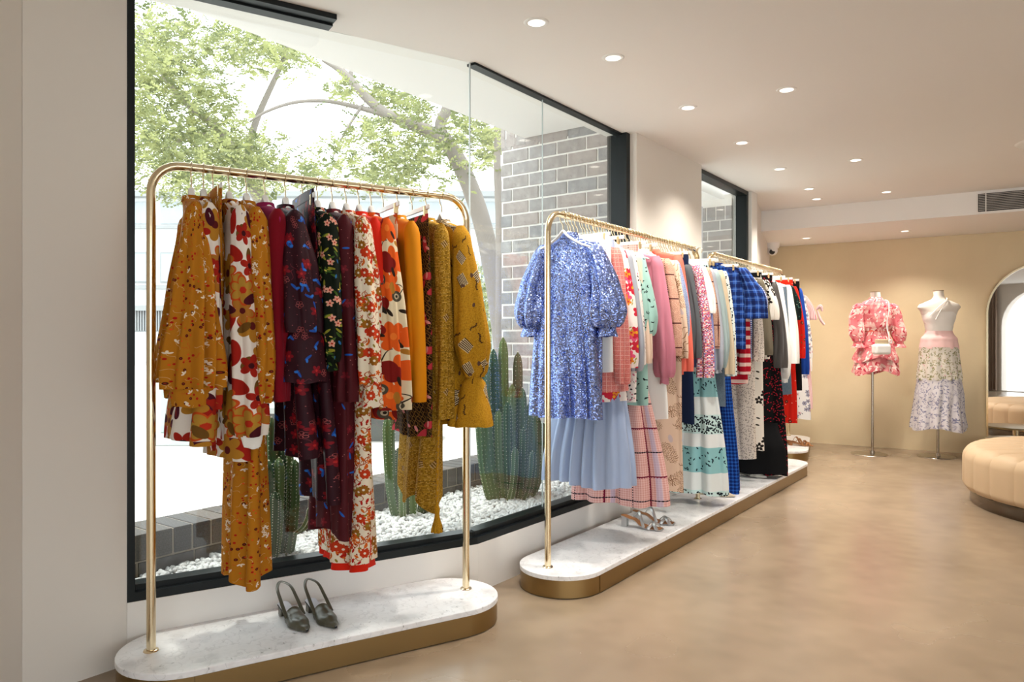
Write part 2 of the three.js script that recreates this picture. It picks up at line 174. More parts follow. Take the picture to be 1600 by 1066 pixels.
  toile: cloth(512, 0.4, '#ddc1aa', (g, sc) => { sc(14, (q) => { for (let i = 0; i < 110; i++) { const a = i * 2.4, d = 4 + Math.sqrt(i) * 6; oval(q, Math.cos(a) * d * 0.7, Math.sin(a) * d * 1.3, 6, 2.2, a * 3, i % 3 ? '#7c563a' : '#a98464'); } }); sc(20, (q) => curl(q, 70, '#7c5638', 4)); sc(5, (q) => oval(q, 0, 0, 30, 16, 0, '#c7b6b8')); }, { seed: 15 }),
  tweedPlaid: cloth(256, 0.14, '#c79a84', (g, sc, r, S) => { for (let i = 0; i < 2000; i++) { g.fillStyle = r() > 0.5 ? '#ddb9a2' : '#a8786a'; g.fillRect(r() * S, r() * S, 6, 3); } g.fillStyle = '#4a2226'; g.fillRect(0, 60, S, 12); g.fillRect(150, 0, 10, S); g.fillStyle = '#2c2024'; for (let i = 0; i < S; i += 22) g.fillRect(60, i, 9, 11); }, { seed: 16 }),
  blueDots: cloth(256, 0.12, '#8f9dc0', (g, sc, r, S) => { for (let i = 0; i < 2200; i++) { g.fillStyle = r() > 0.5 ? '#b8c2d8' : '#6f7ca8'; g.fillRect(r() * S, r() * S, 5, 3); } g.fillStyle = '#2c3350'; for (let i = 0; i < S; i += 24) { g.fillRect(40, i, 10, 12); g.fillRect(168, i, 10, 12); } }, { seed: 17 }),
  multiTweed: cloth(512, 0.22, '#c98fa4', (g, sc, r, S) => { for (let y = 0; y < S; y += 14) for (let x = 0; x < S; x += 20) { g.fillStyle = ['#c73a5e', '#f0e3e0', '#6a78b8', '#e08a4a', '#2a2838', '#e8c8d0', '#f2efe8', '#b8325a'][Math.floor(r() * 8)]; g.fillRect(x, y + r() * 4, 18, 10); } }, { seed: 18 }),
  denim: cloth(256, 0.1, '#5f6e7c', (g, sc, r, S) => { for (let i = 0; i < 3000; i++) { g.fillStyle = r() > 0.5 ? '#74838f' : '#4c5966'; g.fillRect(r() * S, r() * S, 2, 7); } }, { seed: 19 }),
  patchMint: cloth(512, 0.5, '#9fcfd0', (g, sc, r, S) => { for (const [y, h, c, d, m] of [[0, 120, '#e9efee', 0, ''], [120, 130, '#cfe8e6', 260, '#101a24'], [250, 90, '#eef2f2', 0, ''], [340, 172, '#93c8cc', 70, '#18303a']]) { g.fillStyle = c; g.fillRect(0, y, S, h); for (let i = 0; i < d; i++) oval(g, r() * S, y + 6 + r() * (h - 12), d > 100 ? 7 : 9, d > 100 ? 5 : 4, r() * 3, m); } }, { seed: 20 }),
  bwDots: cloth(256, 0.16, '#dfe9e6', (g, sc) => sc(70, (q) => oval(q, 0, 0, 9, 6, 0, '#121c20')), { seed: 21 }),
  bluePlaid: cloth(256, 0.11, '#2a4f9e', (g, sc, r, S) => { grid(g, S, 128, 56, 'rgba(16,26,74,0.6)'); grid(g, S, 128, 10, 'rgba(120,160,225,0.6)', 'hv', 80); }, { seed: 22 }),
  sheerBlue: cloth(256, 0.1, '#17479c', (g, sc, r, S) => { grid(g, S, 64, 26, 'rgba(8,26,80,0.6)'); grid(g, S, 64, 5, 'rgba(60,120,210,0.7)', 'hv', 40); }, { seed: 23 }),
  gingham: cloth(256, 0.06, '#e6e9f0', (g, sc, r, S) => { grid(g, S, 64, 32, 'rgba(30,54,130,0.7)'); }, { seed: 24 }),
  redStripe: cloth(256, 0.13, '#b3162a', (g, sc, r, S) => { g.fillStyle = '#e9c6bc'; g.fillRect(0, 0, S, 52); g.fillRect(0, 128, S, 52); }, { seed: 25 }),
  speckle: cloth(256, 0.14, '#d9cfc4', (g, sc) => sc(120, (q) => oval(q, 0, 0, 6, 3, 0, '#3a2c28')), { seed: 26 }),
  blackFl: cloth(512, 0.36, '#e9e2d8', (g, sc) => { sc(11, (q) => { flower(q, 46, 5, '#221e1c', '#e9e2d8', 0.42); curl(q, 70, '#2c2824', 5); }); sc(10, (q) => oval(q, 0, 0, 22, 9, 0, '#3a352e')); }, { seed: 27 }),
  blackRed: cloth(256, 0.2, '#0e0d0f', (g, sc) => sc(80, (q) => oval(q, 0, 0, 7, 5, 0, '#a8182c')), { seed: 28 }),
  redFl: cloth(512, 0.34, '#cf2114', (g, sc) => { sc(10, (q) => flower(q, 26, 5, '#5a2a24', '#d9a06a')); sc(14, (q) => oval(q, 0, 0, 12, 5, 0, '#7c5a3a')); sc(10, (q) => disc(q, 0, 0, 6, '#e9b8a0')); }, { seed: 29 }),
  greyFl: cloth(512, 0.34, '#dcd9d6', (g, sc) => { sc(20, (q) => flower(q, 34, 5, '#8a8a9a', '#5a4a46')); sc(16, (q) => flower(q, 24, 5, '#c9a0a4', '#6a5048')); sc(24, (q) => oval(q, 0, 0, 14, 5, 0, '#4a4a52')); }, { seed: 30 }),
  pinkStripe: cloth(128, 0.05, '#ead6d2', (g, sc, r, S) => grid(g, S, 32, 12, '#d98a90', 'v'), { seed: 32 }),
  greenBlack: cloth(256, 0.18, '#0f1a18', (g, sc) => { sc(30, (q) => oval(q, 0, 0, 10, 4, 0, '#2f6a5e')); sc(12, (q) => disc(q, 0, 0, 5, '#b8c4b0')); }, { seed: 33 }),
  pinkDye: cloth(512, 0.4, '#dd7a80', (g, sc) => { sc(70, (q, k) => oval(q, 0, 0, 46, 18, 0, k > 0.5 ? '#e89a98' : '#efc4bc')); sc(20, (q) => oval(q, 0, 0, 26, 12, 0, '#c23a4c')); sc(40, (q) => oval(q, 0, 0, 22, 10, 0, '#f3ded6')); sc(30, (q) => oval(q, 0, 0, 16, 5, 0, '#c84a58')); }, { seed: 34 }),
  leafSkirt: cloth(512, 0.4, '#dcd6cb', (g, sc) => { sc(300, (q, k) => oval(q, 0, 0, 16, 5, 0, k > 0.5 ? '#85865a' : '#b5ac8c')); sc(14, (q) => disc(q, 0, 0, 8, '#d8a8b0')); }, { seed: 35 }),
  lavSkirt: cloth(512, 0.4, '#d6d2d6', (g, sc) => { sc(260, (q, k) => oval(q, 0, 0, 18, 6, 0, k > 0.5 ? '#84859f' : '#b3aebc')); sc(10, (q) => disc(q, 0, 0, 8, '#7c7a96')); }, { seed: 36 }),
  blush: solid('#efc9c6'),
};

// ---------------------------------------------------------------- plan of the shop
const W0 = frame(-1.632, 2.454, 37), W1 = frame(-0.162, 3.51, 58), W2 = frame(-0.162, 3.51, 36.3), WB = frame(3.132, 8.94, 122.5), WL = frame(-1.66, -2.5, 0.3), WF = frame(9, -2.5, 270), WR = frame(9, 5.2, 180);
const w1L = -1.487, w2A = 1.57, w2B = 2.66, w2C = 3.87, w2D = 4.02;
const e2 = plan(W2.at(w2D)), W3 = frame(e2.X, e2.Z, Math.atan2(3.132 - e2.X, 8.94 - e2.Z) / D), w3L = Math.hypot(3.132 - e2.X, 8.94 - e2.Z);
function inFrame(fr, m, s = 0, y = 0, n = 0) { fr.put(m, s, y, n); return m; }
const outline = (o) => { const sh = new THREE.Shape(); [WL.at(-0.3, 0, -o), W0.at(-0.05, 0, -o), W0.at(0.349, 0, -o), W1.at(w1L, 0, -o), W1.at(-0.03, 0, -o), W2.at(0.03, 0, -o), W2.at(w2D, 0, -o), WB.at(-o, 0, -o), WB.at(7, 0, -o), WR.at(8, 0, -o)].forEach((p, i) => (i ? sh.lineTo(p.x, -p.z) : sh.moveTo(p.x, -p.z))); return sh; };
const slab = (sh, y0, y1) => new THREE.ExtrudeGeometry(sh, { depth: y1 - y0, bevelEnabled: false }).rotateX(-Math.PI / 2).translate(0, y0, 0);
struct('floor', slab(outline(0.05), -0.15, 0), M.floor, 'polished tan concrete shop floor', 'floor');
struct('ceiling', slab(outline(0.16), CEIL, CEIL + 0.085), M.ceiling, 'smooth off-white plaster ceiling', 'ceiling');
inFrame(WL, struct('wall_left', span(-0.3, 4.97, 0, CEIL, -0.2, 0), M.wall, 'off-white wall at the left edge of the picture', 'wall'));
inFrame(W0, struct('wall_pier', span(0, 0.35, 0, CEIL, -0.2, 0), M.wall, 'plain off-white wall left of the big window', 'wall'));
inFrame(W1, struct('wall_sill', span(w1L, 0, 0, 0.23, -0.22, 0), M.sillWall, 'low white wall under the window behind the first rack', 'wall'));
inFrame(W2, struct('wall_sill', span(0, w2A, 0, 0.23, -0.22, 0), M.sillWall, 'low white wall under the second window', 'wall'));
inFrame(W2, struct('wall_middle', span(w2A, w2B, 0, CEIL, -0.22, 0.045), M.wall, 'off-white pier between the two right windows', 'wall'));
inFrame(W2, struct('wall_sill', span(w2B, w2C, 0, 0.23, -0.22, 0), M.sillWall, 'low white wall under the far window', 'wall'));
inFrame(W2, struct('wall_end', span(w2C, w2D, 0, CEIL, -0.22, 0.03), M.sillWall, 'narrow white strip of wall right of the far window', 'wall'));
inFrame(W3, struct('wall_far', span(0, w3L, 0, CEIL, -0.22, 0), M.wall, 'beige side wall behind the last rack', 'wall'));
inFrame(WB, struct('wall_back', span(-0.1, 7.1, 0, CEIL, -0.2, 0), M.back, 'sandy beige back wall behind the mannequins', 'wall'));
inFrame(WR, struct('wall_right', span(-0.1, 7.9, 0, CEIL, -0.2, 0), M.wall, 'off-white right wall of the shop', 'wall'));
{ // shop front behind the camera: wall with an arched doorway and two wide shop windows
  const sh = new THREE.Shape(); sh.moveTo(-0.2, 0); sh.lineTo(10.9, 0); sh.lineTo(10.9, CEIL); sh.lineTo(-0.2, CEIL); sh.closePath();
  const hole = (pts) => { const h = new THREE.Path(); pts.forEach((p, i) => (i ? h.lineTo(...p) : h.moveTo(...p))); sh.holes.push(h); };
  const arch = [[8.4, 0.02], [8.4, 1.55]]; for (let i = 1; i <= 16; i++) arch.push([9.25 - 0.85 * Math.cos(i / 16 * Math.PI), 1.55 + 0.85 * Math.sin(i / 16 * Math.PI)]); arch.push([10.1, 0.02]); hole(arch);
  hole([[0.5, 0.25], [0.5, 2.4], [4.1, 2.4], [4.1, 0.25]]); hole([[4.4, 0.25], [4.4, 2.4], [8.1, 2.4], [8.1, 0.25]]);
  inFrame(WF, struct('wall_front', new THREE.ExtrudeGeometry(sh, { depth: 0.2, bevelEnabled: false }).translate(0, 0, -0.2), M.wall, 'grey-white shop front wall with an arched doorway, seen in the mirror', 'wall'));
  const fr = part(numbered('window'), [span(8.36, 8.42, 0, 2.4, -0.16, -0.1), span(9.2, 9.28, 0, 2.42, -0.16, -0.1), span(0.5, 8.1, 0.25, 0.31, -0.16, -0.1), span(0.5, 8.1, 2.34, 2.4, -0.16, -0.1), span(2.27, 2.33, 0.25, 2.4, -0.16, -0.1), span(6.2, 6.26, 0.25, 2.4, -0.16, -0.1)], M.black, scene);
  fr.userData = { kind: 'structure', label: 'black glazing bars of the shop front', category: 'window' }; inFrame(WF, fr);
  const sidewalk = struct('street_ground', span(-20, 30, -0.2, -0.02, -25, -0.25), M.pave, 'bright pavement outside the shop front', 'pavement'); inFrame(WF, sidewalk);
}
// windows: black frames and glass panes
function windowUnit(fr, s0, s1, frames, panes, label) {
  const g = new THREE.Group(); g.name = numbered('window'); g.userData = { kind: 'structure', label, category: 'window' }; scene.add(g); inFrame(fr, g);
  for (const [nm, ...b] of frames) part(nm, span(...b), M.black, g);
  for (const [a, b] of panes) part('glass_pane', span(a, b, 0.26, CEIL, -0.066, -0.058), M.glass, g);
  return g;
}
const trackEnd = W1.sAt(520, 0.06), joint = W2.sAt(848, -0.06);
const win1 = windowUnit(W1, w1L, 0, [['bottom_rail', w1L, 0.0, 0.23, 0.262, -0.12, -0.004], ['bottom_bead', w1L + 0.03, 0.0, 0.262, 0.285, -0.1, -0.03], ['jamb', w1L, w1L + 0.026, 0.262, CEIL, -0.11, -0.004], ['head_track', w1L, trackEnd, CEIL - 0.03, CEIL, 0.004, 0.06], ['head_track', w1L, trackEnd, CEIL - 0.022, CEIL, 0.064, 0.112]], [[w1L + 0.02, -0.012]], 'large black-framed plate glass window behind the first rack');
const win2 = windowUnit(W2, 0, w2A, [['bottom_rail', 0, w2A, 0.23, 0.262, -0.12, -0.004], ['bottom_bead', 0, w2A, 0.262, 0.285, -0.1, -0.03], ['head_rail', 0.02, w2A, CEIL - 0.012, CEIL, -0.085, -0.035], ['jamb', w2A - 0.05, w2A - 0.001, 0.262, CEIL, -0.075, -0.002], ['jamb', w2A - 0.035, w2A - 0.001, 0.262, CEIL, -0.15, -0.08]], [[0.012, joint - 0.002], [joint + 0.002, w2A - 0.03]], 'frameless-jointed shop window looking at the brick pier');
windowUnit(W2, w2B, w2C, [['bottom_rail', w2B, w2C, 0.23, 0.285, -0.12, -0.004], ['head_rail', w2B + 0.03, w2C, CEIL - 0.035, CEIL, -0.1, 0.0], ['jamb', w2C - 0.045, w2C, 0.28, CEIL, -0.1, 0.0]], [[w2B, w2C - 0.03]], 'small far window beside the pier');
part('glass_joint', span(-0.013, -0.009, 0.285, CEIL, -0.067, -0.057), M.edge, win1);
part('glass_joint', span(joint - 0.001, joint + 0.001, 0.285, CEIL, -0.0655, -0.0585), M.edge, win2);
// dropped bulkhead over the back of the shop
const BH = frame(2.584, 7.62, 122.5);
inFrame(BH, struct('ceiling_bulkhead', span(-0.25, 7.4, 2.336, CEIL - 0.001, -1.4, 0), M.bulkhead, 'dropped ceiling bulkhead in front of the beige back wall', 'ceiling'));

// ---------------------------------------------------------------- outside the glass: eaves, brick piers, planter, street
inFrame(W2, struct('soffit_near', span(-7, 1.53, 2.64, 2.95, -0.81, 0.3), M.soffit, 'white eaves soffit seen through the big window', 'soffit'));
inFrame(W2, struct('soffit_far', span(1.8, 7, 2.5, 2.95, -0.81, -0.24), M.soffit, 'white eaves soffit outside the far window', 'soffit'));
function brickWall(fr, s0, s1, y0, y1, nFace, nBack, mats, mortar, rows, name, label, rnd) {
  const g = new THREE.Group(); g.name = numbered(name); g.userData = { kind: 'structure', label, category: 'brick wall' }; scene.add(g); inFrame(fr, g);
  part('mortar', span(s0, s1, y0, y1, Math.min(nFace, nBack) + (nFace < nBack ? 0.007 : 0), Math.max(nFace, nBack) - (nFace > nBack ? 0.007 : 0)), mortar, g);
  const cache = new Map(); const z0 = nFace < nBack ? nFace : nFace - 0.05, z1 = nFace < nBack ? nFace + 0.05 : nFace;
  const geo = (w, h, d) => { const k = [w, h, d].map((v) => v.toFixed(3)).join(); if (!cache.has(k)) cache.set(k, metreUV(box(+w.toFixed(3), h, d))); return cache.get(k); };
  for (const [yb, h, pitch, off, from, to, gap = 0.01] of rows) {
    const a = from ?? s0, b = to ?? s1; for (let x = a - off; x < b - 0.012; x += pitch) { const x0 = Math.max(a, x), x1 = Math.min(b, x + pitch - gap); if (x1 - x0 < 0.018) continue;
      const m = part('brick', geo(x1 - x0, h, z1 - z0), mats[Math.floor(rnd() * mats.length)], g); m.position.set((x0 + x1) / 2, yb + h / 2, (z0 + z1) / 2 + (rnd() - 0.5) * 0.003); } }
  return g;
}
const bo = W2.at(1.545, 0, -0.12), BA = frameAt(bo, 36.3 - 90), baEnd = BA.sAt(783);
{ const rows = []; let i = 0; for (let y = 0.26; y < 2.6; y += 0.093, i++) rows.push([y, 0.079, 0.235, i % 2 ? 0.1175 : 0.03, , , 0.015]); rows.push([2.602, 0.2, 0.09, 0.02, , , 0.015]); rows.push([2.815, 0.079, 0.235, 0.05, , , 0.015]);
  brickWall(BA, 0, baEnd, 0.1, 2.9, 0, 0.22, brickMats, M.mortar, rows, 'brick_pier', 'grey-brown brick pier with pale mortar outside the second window', rng(5)); }
const bo2 = W2.at(3.84, 0, -0.1), BB = frameAt(bo2, 36.3 - 90), bb0 = BB.sAt(1143), bb1 = BB.sAt(1098);
{ const rows = []; let i = 0; for (let y = 1.2; y < 2.3; y += 0.093, i++) rows.push([y, 0.08, 0.235, i % 2 ? 0.1175 : 0.0, , , 0.014]); rows.push([2.315, 0.12, 0.088, 0.02, , , 0.014]);
  brickWall(BB, bb0, bb1, 0.1, 2.5, 0, 0.22, [brickMats[3], brickMats[1]], M.mortar, rows, 'brick_pier', 'narrow grey brick pier outside the far window', rng(6));
  inFrame(BB, struct('outer_wall', span(bb1 + 0.02, 3, 0, 2.5, 0.25, 0.4), std({ color: RGB(0.5, 0.5, 0.52), roughness: 0.9 }), 'plain grey wall outside the far window', 'wall'));
  inFrame(BB, struct('outer_wall', span(-0.02, bb0, 0, 2.5, 0.1, 0.3), std({ color: RGB(0.3, 0.3, 0.31), roughness: 0.8 }), 'dark grey reveal beside the far brick pier', 'wall')); }
// planter: bed, retaining wall of rowlock and stretcher bricks, pavement above
{ const sh = new THREE.Shape(); [W2.at(-1.95, 0, -0.76), W2.at(1.55, 0, -0.76), W2.at(1.55, 0, -0.13), W2.at(0.03, 0, -0.13), W1.at(-0.03, 0, -0.13), W1.at(-1.52, 0, -0.13)].forEach((p, i) => (i ? sh.lineTo(p.x, -p.z) : sh.moveTo(p.x, -p.z)));
  struct('planter_bed', slab(sh, 0.05, 0.235), M.soil, 'white gravel base of the planter', 'planter'); }
const RT = -0.765;
brickWall(W2, -2.6, 1.5, 0.05, 0.31, RT, RT - 0.23, greyBricks, M.darkMortar, [[0.227, 0.074, 0.245, 0.1], [0.143, 0.074, 0.245, 0.0]], 'retaining_wall', 'dark brick retaining wall behind the white pebbles', rng(7));
{ const g = new THREE.Group(); g.name = 'brick_coping'; g.userData = { kind: 'structure', label: 'row of bricks set on edge along the top of the retaining wall', category: 'brick wall' }; scene.add(g); inFrame(W2, g);
  part('mortar', span(-2.6, 1.5, 0.305, 0.412, RT - 0.225, RT - 0.006), M.darkMortar, g); const r = rng(8), bg = rbox(0.077, 0.108, 0.23, 0.004, 1);
  const capM = greyBricks; for (let x = -2.56; x < 1.46; x += 0.087) { const m = part('brick', bg, capM[Math.floor(r() * 3)], g); m.position.set(x + 0.04, 0.363, RT - 0.115 + (r() - 0.5) * 0.004); } }
inFrame(W2, struct('pavement', span(-40, 40, 0.1, 0.415, -70, RT - 0.23), M.pave, 'sunlit pale pavement outside the window', 'pavement'));
{ // pebbles
  const r = rng(77), base = new THREE.IcosahedronGeometry(1, 1), p = base.attributes.position; for (let i = 0; i < p.count; i++) { const x = p.getX(i), y = p.getY(i), z = p.getZ(i), k = 1 + 0.16 * Math.sin(x * 3.1 + y * 2.3) * Math.cos(z * 2.7 + x); p.setXYZ(i, x * k, y * k * 0.8, z * k); } base.computeVertexNormals();
  const spots = []; for (let i = 0; i < 14000 && spots.length < 7000; i++) { const s = -1.75 + r() * 3.3, n = -0.755 + r() * 0.64, q = W2.at(s, 0, n), pq = plan(q), dx = pq.X - W1.X, dz = pq.Z - W1.Z, n1 = dx * Math.cos(W1.a) - dz * Math.sin(W1.a), s1 = dx * Math.sin(W1.a) + dz * Math.cos(W1.a); if (s1 < 0 && n1 > -0.115) continue;
    const mound = 0.05 * fbm(s * 0.11 + 0.3, n * 0.11 + 0.5, 16, 2) + 0.012 - 0.03 * clamp((-1.2 - s) / 0.4); spots.push([q.x, 0.235 + mound * (0.4 + 0.6 * r()), q.z, 0.008 + 0.009 * r() * r() + 0.003 * r()]); }
  const im = shadows(new THREE.InstancedMesh(base, M.pebble, spots.length)), o = new THREE.Object3D(); spots.forEach(([x, y, z, k], i) => { o.position.set(x, y, z); o.rotation.set(r() * 6, r() * 6, r() * 6); o.scale.setScalar(k); o.updateMatrix(); im.setMatrixAt(i, o.matrix); const w = 0.75 + 0.3 * r(); im.setColorAt(i, RGB(w, w, w)); });
  im.name = 'white_pebbles'; im.userData = { kind: 'stuff', label: 'white pebbles covering the planter bed outside the window', category: 'pebbles' }; scene.add(im);
}
// cacti
function cactus(label, px, py, stems, seed) {
  const Z = F * (EYE - 0.262) / (py - 533), b = pix(px, py, Z), t = thing('cactus', label, 'cactus', 'column cacti in the planter'), r = rng(seed); t.position.copy(b);
  const tuft = new THREE.TetrahedronGeometry(0.0032);
  stems.forEach(([tx, ty, rad, dz = 0, bx = null, by = 0], i) => {
    const top = pix(tx, ty, Z - dz).sub(b), a0 = bx === null ? V(top.x * 0.42 + (r() - 0.5) * 0.05, -0.03, top.z * 0.9) : pix(bx, by, Z - dz).sub(b), H = top.y - a0.y;
    const c = new THREE.CatmullRomCurve3([a0, V(lerp(a0.x, top.x, 0.62), a0.y + H * 0.3, lerp(a0.z, top.z, 0.6)), V(lerp(a0.x, top.x, 0.93), a0.y + H * 0.68, lerp(a0.z, top.z, 0.9)), top]);
    const rows = [], ribs = 6, N = 30, W = 48, sp = []; const ph = r() * 6;
    for (let k = 0; k <= N; k++) { const v = k / N, p = c.getPoint(v), R = rad * 0.86 * (v < 0.12 ? lerp(0.62, 1, v / 0.12) : 1) * (v > 0.86 ? Math.sqrt(Math.max(0.004, 1 - Math.pow((v - 0.86) / 0.14, 2))) : 1), row = [];
      for (let j = 0; j <= W; j++) { const a = j / W * 6.28318, q = Math.abs(Math.cos(a * ribs / 2 + ph)), k2 = R * (0.72 + 0.32 * Math.pow(q, 1.6)); row.push([p.x + Math.cos(a) * k2, p.y, p.z + Math.sin(a) * k2]); } rows.push(row);
      if (k > 1) for (let m = 0; m < ribs; m++) for (const f of [0]) { const a = (m * 2 * Math.PI - 2 * ph) / ribs, pp = c.getPoint(Math.min(1, v + f / N)); sp.push(tuft.clone().rotateY(r() * 6).rotateX(r() * 6).translate(pp.x + Math.cos(a) * R * 1.05, pp.y, pp.z + Math.sin(a) * R * 1.05)); } }
    const st = part('stem', skin(rows), [M.cactus2, M.cactus, M.cactus3][i % 3], t); const s = part('spines', mergeGeometries(sp), M.spine, st); s.userData.kind = 'stuff';
  });
  return t;
}
cactus('small dark green cactus cluster behind the mustard maxi dress', 432, 866, [[424, 652, 0.036, 0.02], [440, 700, 0.026], [436, 715, 0.03, 0.06], [461, 718, 0.026, 0.02], [420, 720, 0.034, 0.08], [452, 705, 0.024, -0.04], [405, 700, 0.03], [430, 768, 0.026, 0.1], [487, 792, 0.022, 0.04, 462, 835]], 3);
cactus('pale green cactus with a curved arm behind the gold knit dress', 640, 804, [[607, 650, 0.036, 0.03], [622, 700, 0.024, 0.02], [640, 640, 0.04], [668, 690, 0.032, -0.02], [680, 670, 0.03], [628, 745, 0.022, 0.08]], 4);
cactus('tall many-stemmed cactus in front of the brick pier', 803, 778, [[757, 558, 0.036, 0.03], [771, 545, 0.032, -0.03], [786, 527, 0.035, -0.05], [748, 612, 0.028, 0.06], [809, 550, 0.034, -0.06], [800, 600, 0.03, 0.02], [816, 606, 0.03, 0.0], [793, 628, 0.03, 0.07], [827, 630, 0.032, -0.02], [838, 648, 0.036, 0.02], [818, 668, 0.026, 0.08], [848, 660, 0.034, -0.05], [805, 700, 0.026, 0.11], [832, 705, 0.024, 0.1], [779, 640, 0.03, 0.02]], 5);
// trees beyond the pavement
const frond = (() => { const gs = []; for (let i = 0; i < 9; i++) { const side = i % 2 ? 1 : -1, l = 0.03 - i * 0.0014, g = new THREE.PlaneGeometry(l, 0.013).translate(l / 2, 0, 0).rotateX(0.4 * side).rotateY(side * 1.0 + (side > 0 ? 0 : 0)).translate(i * 0.014, (i % 3) * 0.004, 0); gs.push(g); } return mergeGeometries(gs); })();
function foliage(parent, clusters, seed) {
  const r = rng(seed), g = () => (r() + r() + r() - 1.5) / 1.0, spots = [];
  for (const [px, py, rx, ry, Z, n] of clusters) for (let i = 0; i < n * 0.95; i++) { const z = Z + g() * 0.9; const p = pix(px + g() * rx, py + g() * ry, z); spots.push(p); }
  const im = shadows(new THREE.InstancedMesh(frond, M.leaf, spots.length)), o = new THREE.Object3D(), c = new THREE.Color();
  spots.forEach((p, i) => { o.position.copy(p); o.rotation.set((r() - 0.5) * 1.6, r() * 6.28, (r() - 0.5) * 1.6); o.scale.setScalar(0.7 + r() * 0.8); o.updateMatrix(); im.setMatrixAt(i, o.matrix); const k = r(); c.setRGB(lerp(0.13, 0.46, k), lerp(0.16, 0.48, k), lerp(0.06, 0.2, k)); im.setColorAt(i, c); });
  im.name = 'foliage'; im.userData.kind = 'stuff'; parent.add(im);
}
{ const t = thing('tree', 'grey-barked tree with forked branches outside, beside the brick pier', 'tree', 'street trees'), P = (...a) => a.map(([x, y, z = 7.5]) => pix(x, y, z));
  part('trunk', limb(P([796, 652], [786, 540], [771, 430], [748, 330], [718, 255], [692, 213]), [0.12, 0.1, 0.098, 0.092, 0.086, 0.072], 12), M.bark, t);
  part('branch', limb(P([694, 216], [650, 197], [604, 178], [568, 148], [535, 112], [505, 92]), [0.075, 0.062, 0.052, 0.045, 0.038, 0.03]), M.bark, t);
  part('branch', limb(P([692, 216], [688, 195], [699, 168], [702, 130], [690, 80]), [0.07, 0.058, 0.055, 0.05, 0.04]), M.bark, t);
  part('branch', limb(P([600, 178], [560, 168], [510, 158, 7.4], [460, 160, 7.3], [415, 175, 7.2], [390, 190, 7.2]), [0.035, 0.025, 0.02, 0.017, 0.014, 0.008]), M.bark, t);
  part('branch', limb(P([548, 128], [548, 100], [540, 70]), [0.025, 0.02, 0.012]), M.bark, t);
  part('branch', limb(P([566, 165], [540, 205, 7.3], [520, 245, 7.2]), [0.016, 0.012, 0.006]), M.bark, t);
  foliage(t, [[538, 140, 25, 25, 7.9, 80], [598, 150, 30, 24, 7.9, 130], [645, 165, 36, 26, 7.9, 170], [585, 205, 36, 22, 7.3, 120], [625, 250, 60, 30, 7.4, 280], [660, 225, 40, 40, 7.6, 160], [600, 280, 60, 25, 7.2, 170], [725, 205, 40, 50, 7.6, 190], [765, 215, 20, 40, 7.3, 90], [525, 240, 25, 25, 7.1, 60], [495, 275, 35, 20, 7.2, 90], [710, 260, 30, 50, 7.6, 60], [640, 110, 60, 30, 7.8, 120]], 21);
}
{ const t = thing('tree', 'slim upright tree against the left edge of the brick pier', 'tree', 'street trees'), P = (...a) => a.map(([x, y, z = 6.6]) => pix(x, y, z));
  part('trunk', limb(P([776, 668], [780, 520], [781, 350], [777, 260], [778, 180], [772, 90]), [0.05, 0.042, 0.04, 0.035, 0.03, 0.02], 10), M.bark, t);
  foliage(t, [[768, 225, 22, 40, 6.6, 90], [745, 160, 30, 40, 6.7, 90]], 25); }
{ const t = thing('tree', 'broad leafy tree filling the top left of the big window', 'tree', 'street trees'), P = (...a) => a.map(([x, y, z = 8]) => pix(x, y, z));
  part('trunk', limb(P([470, 645, 8.2], [462, 500, 8.2], [430, 360, 8.1], [380, 260], [330, 190]), [0.14, 0.12, 0.1, 0.08, 0.05], 12), M.bark, t);
  part('branch', limb(P([380, 262], [400, 190], [440, 100], [455, 60]), [0.05, 0.035, 0.025, 0.015]), M.bark, t);
  part('branch', limb(P([330, 192], [280, 150], [240, 90], [215, 40]), [0.045, 0.035, 0.03, 0.02]), M.bark, t);
  part('branch', limb(P([345, 205], [290, 215], [230, 250]), [0.035, 0.025, 0.012]), M.bark, t);
  foliage(t, [[250, 75, 75, 60, 7.6, 620], [225, 150, 50, 80, 7.7, 460], [290, 130, 60, 50, 7.8, 330], [250, 235, 70, 55, 7.5, 560], [320, 245, 70, 50, 7.6, 480], [385, 240, 60, 36, 7.7, 330], [330, 175, 50, 45, 8.1, 260], [410, 85, 80, 35, 8, 380], [360, 60, 60, 30, 8, 200], [450, 75, 40, 25, 8.2, 130], [400, 275, 80, 30, 7.6, 280], [290, 290, 50, 30, 7.5, 120]], 22);
}
{ const t = thing('shrub', 'small pale green shrub at the foot of the tree', 'shrub'); const r = rng(31); part('stem', limb([pix(760, 629, 9.5), pix(758, 540, 9.5), pix(763, 470, 9.5)], [0.03, 0.02, 0.01], 8), M.bark, t); foliage(t, [[758, 480, 22, 50, 9.5, 260], [765, 530, 22, 40, 9.5, 200]], 32); }
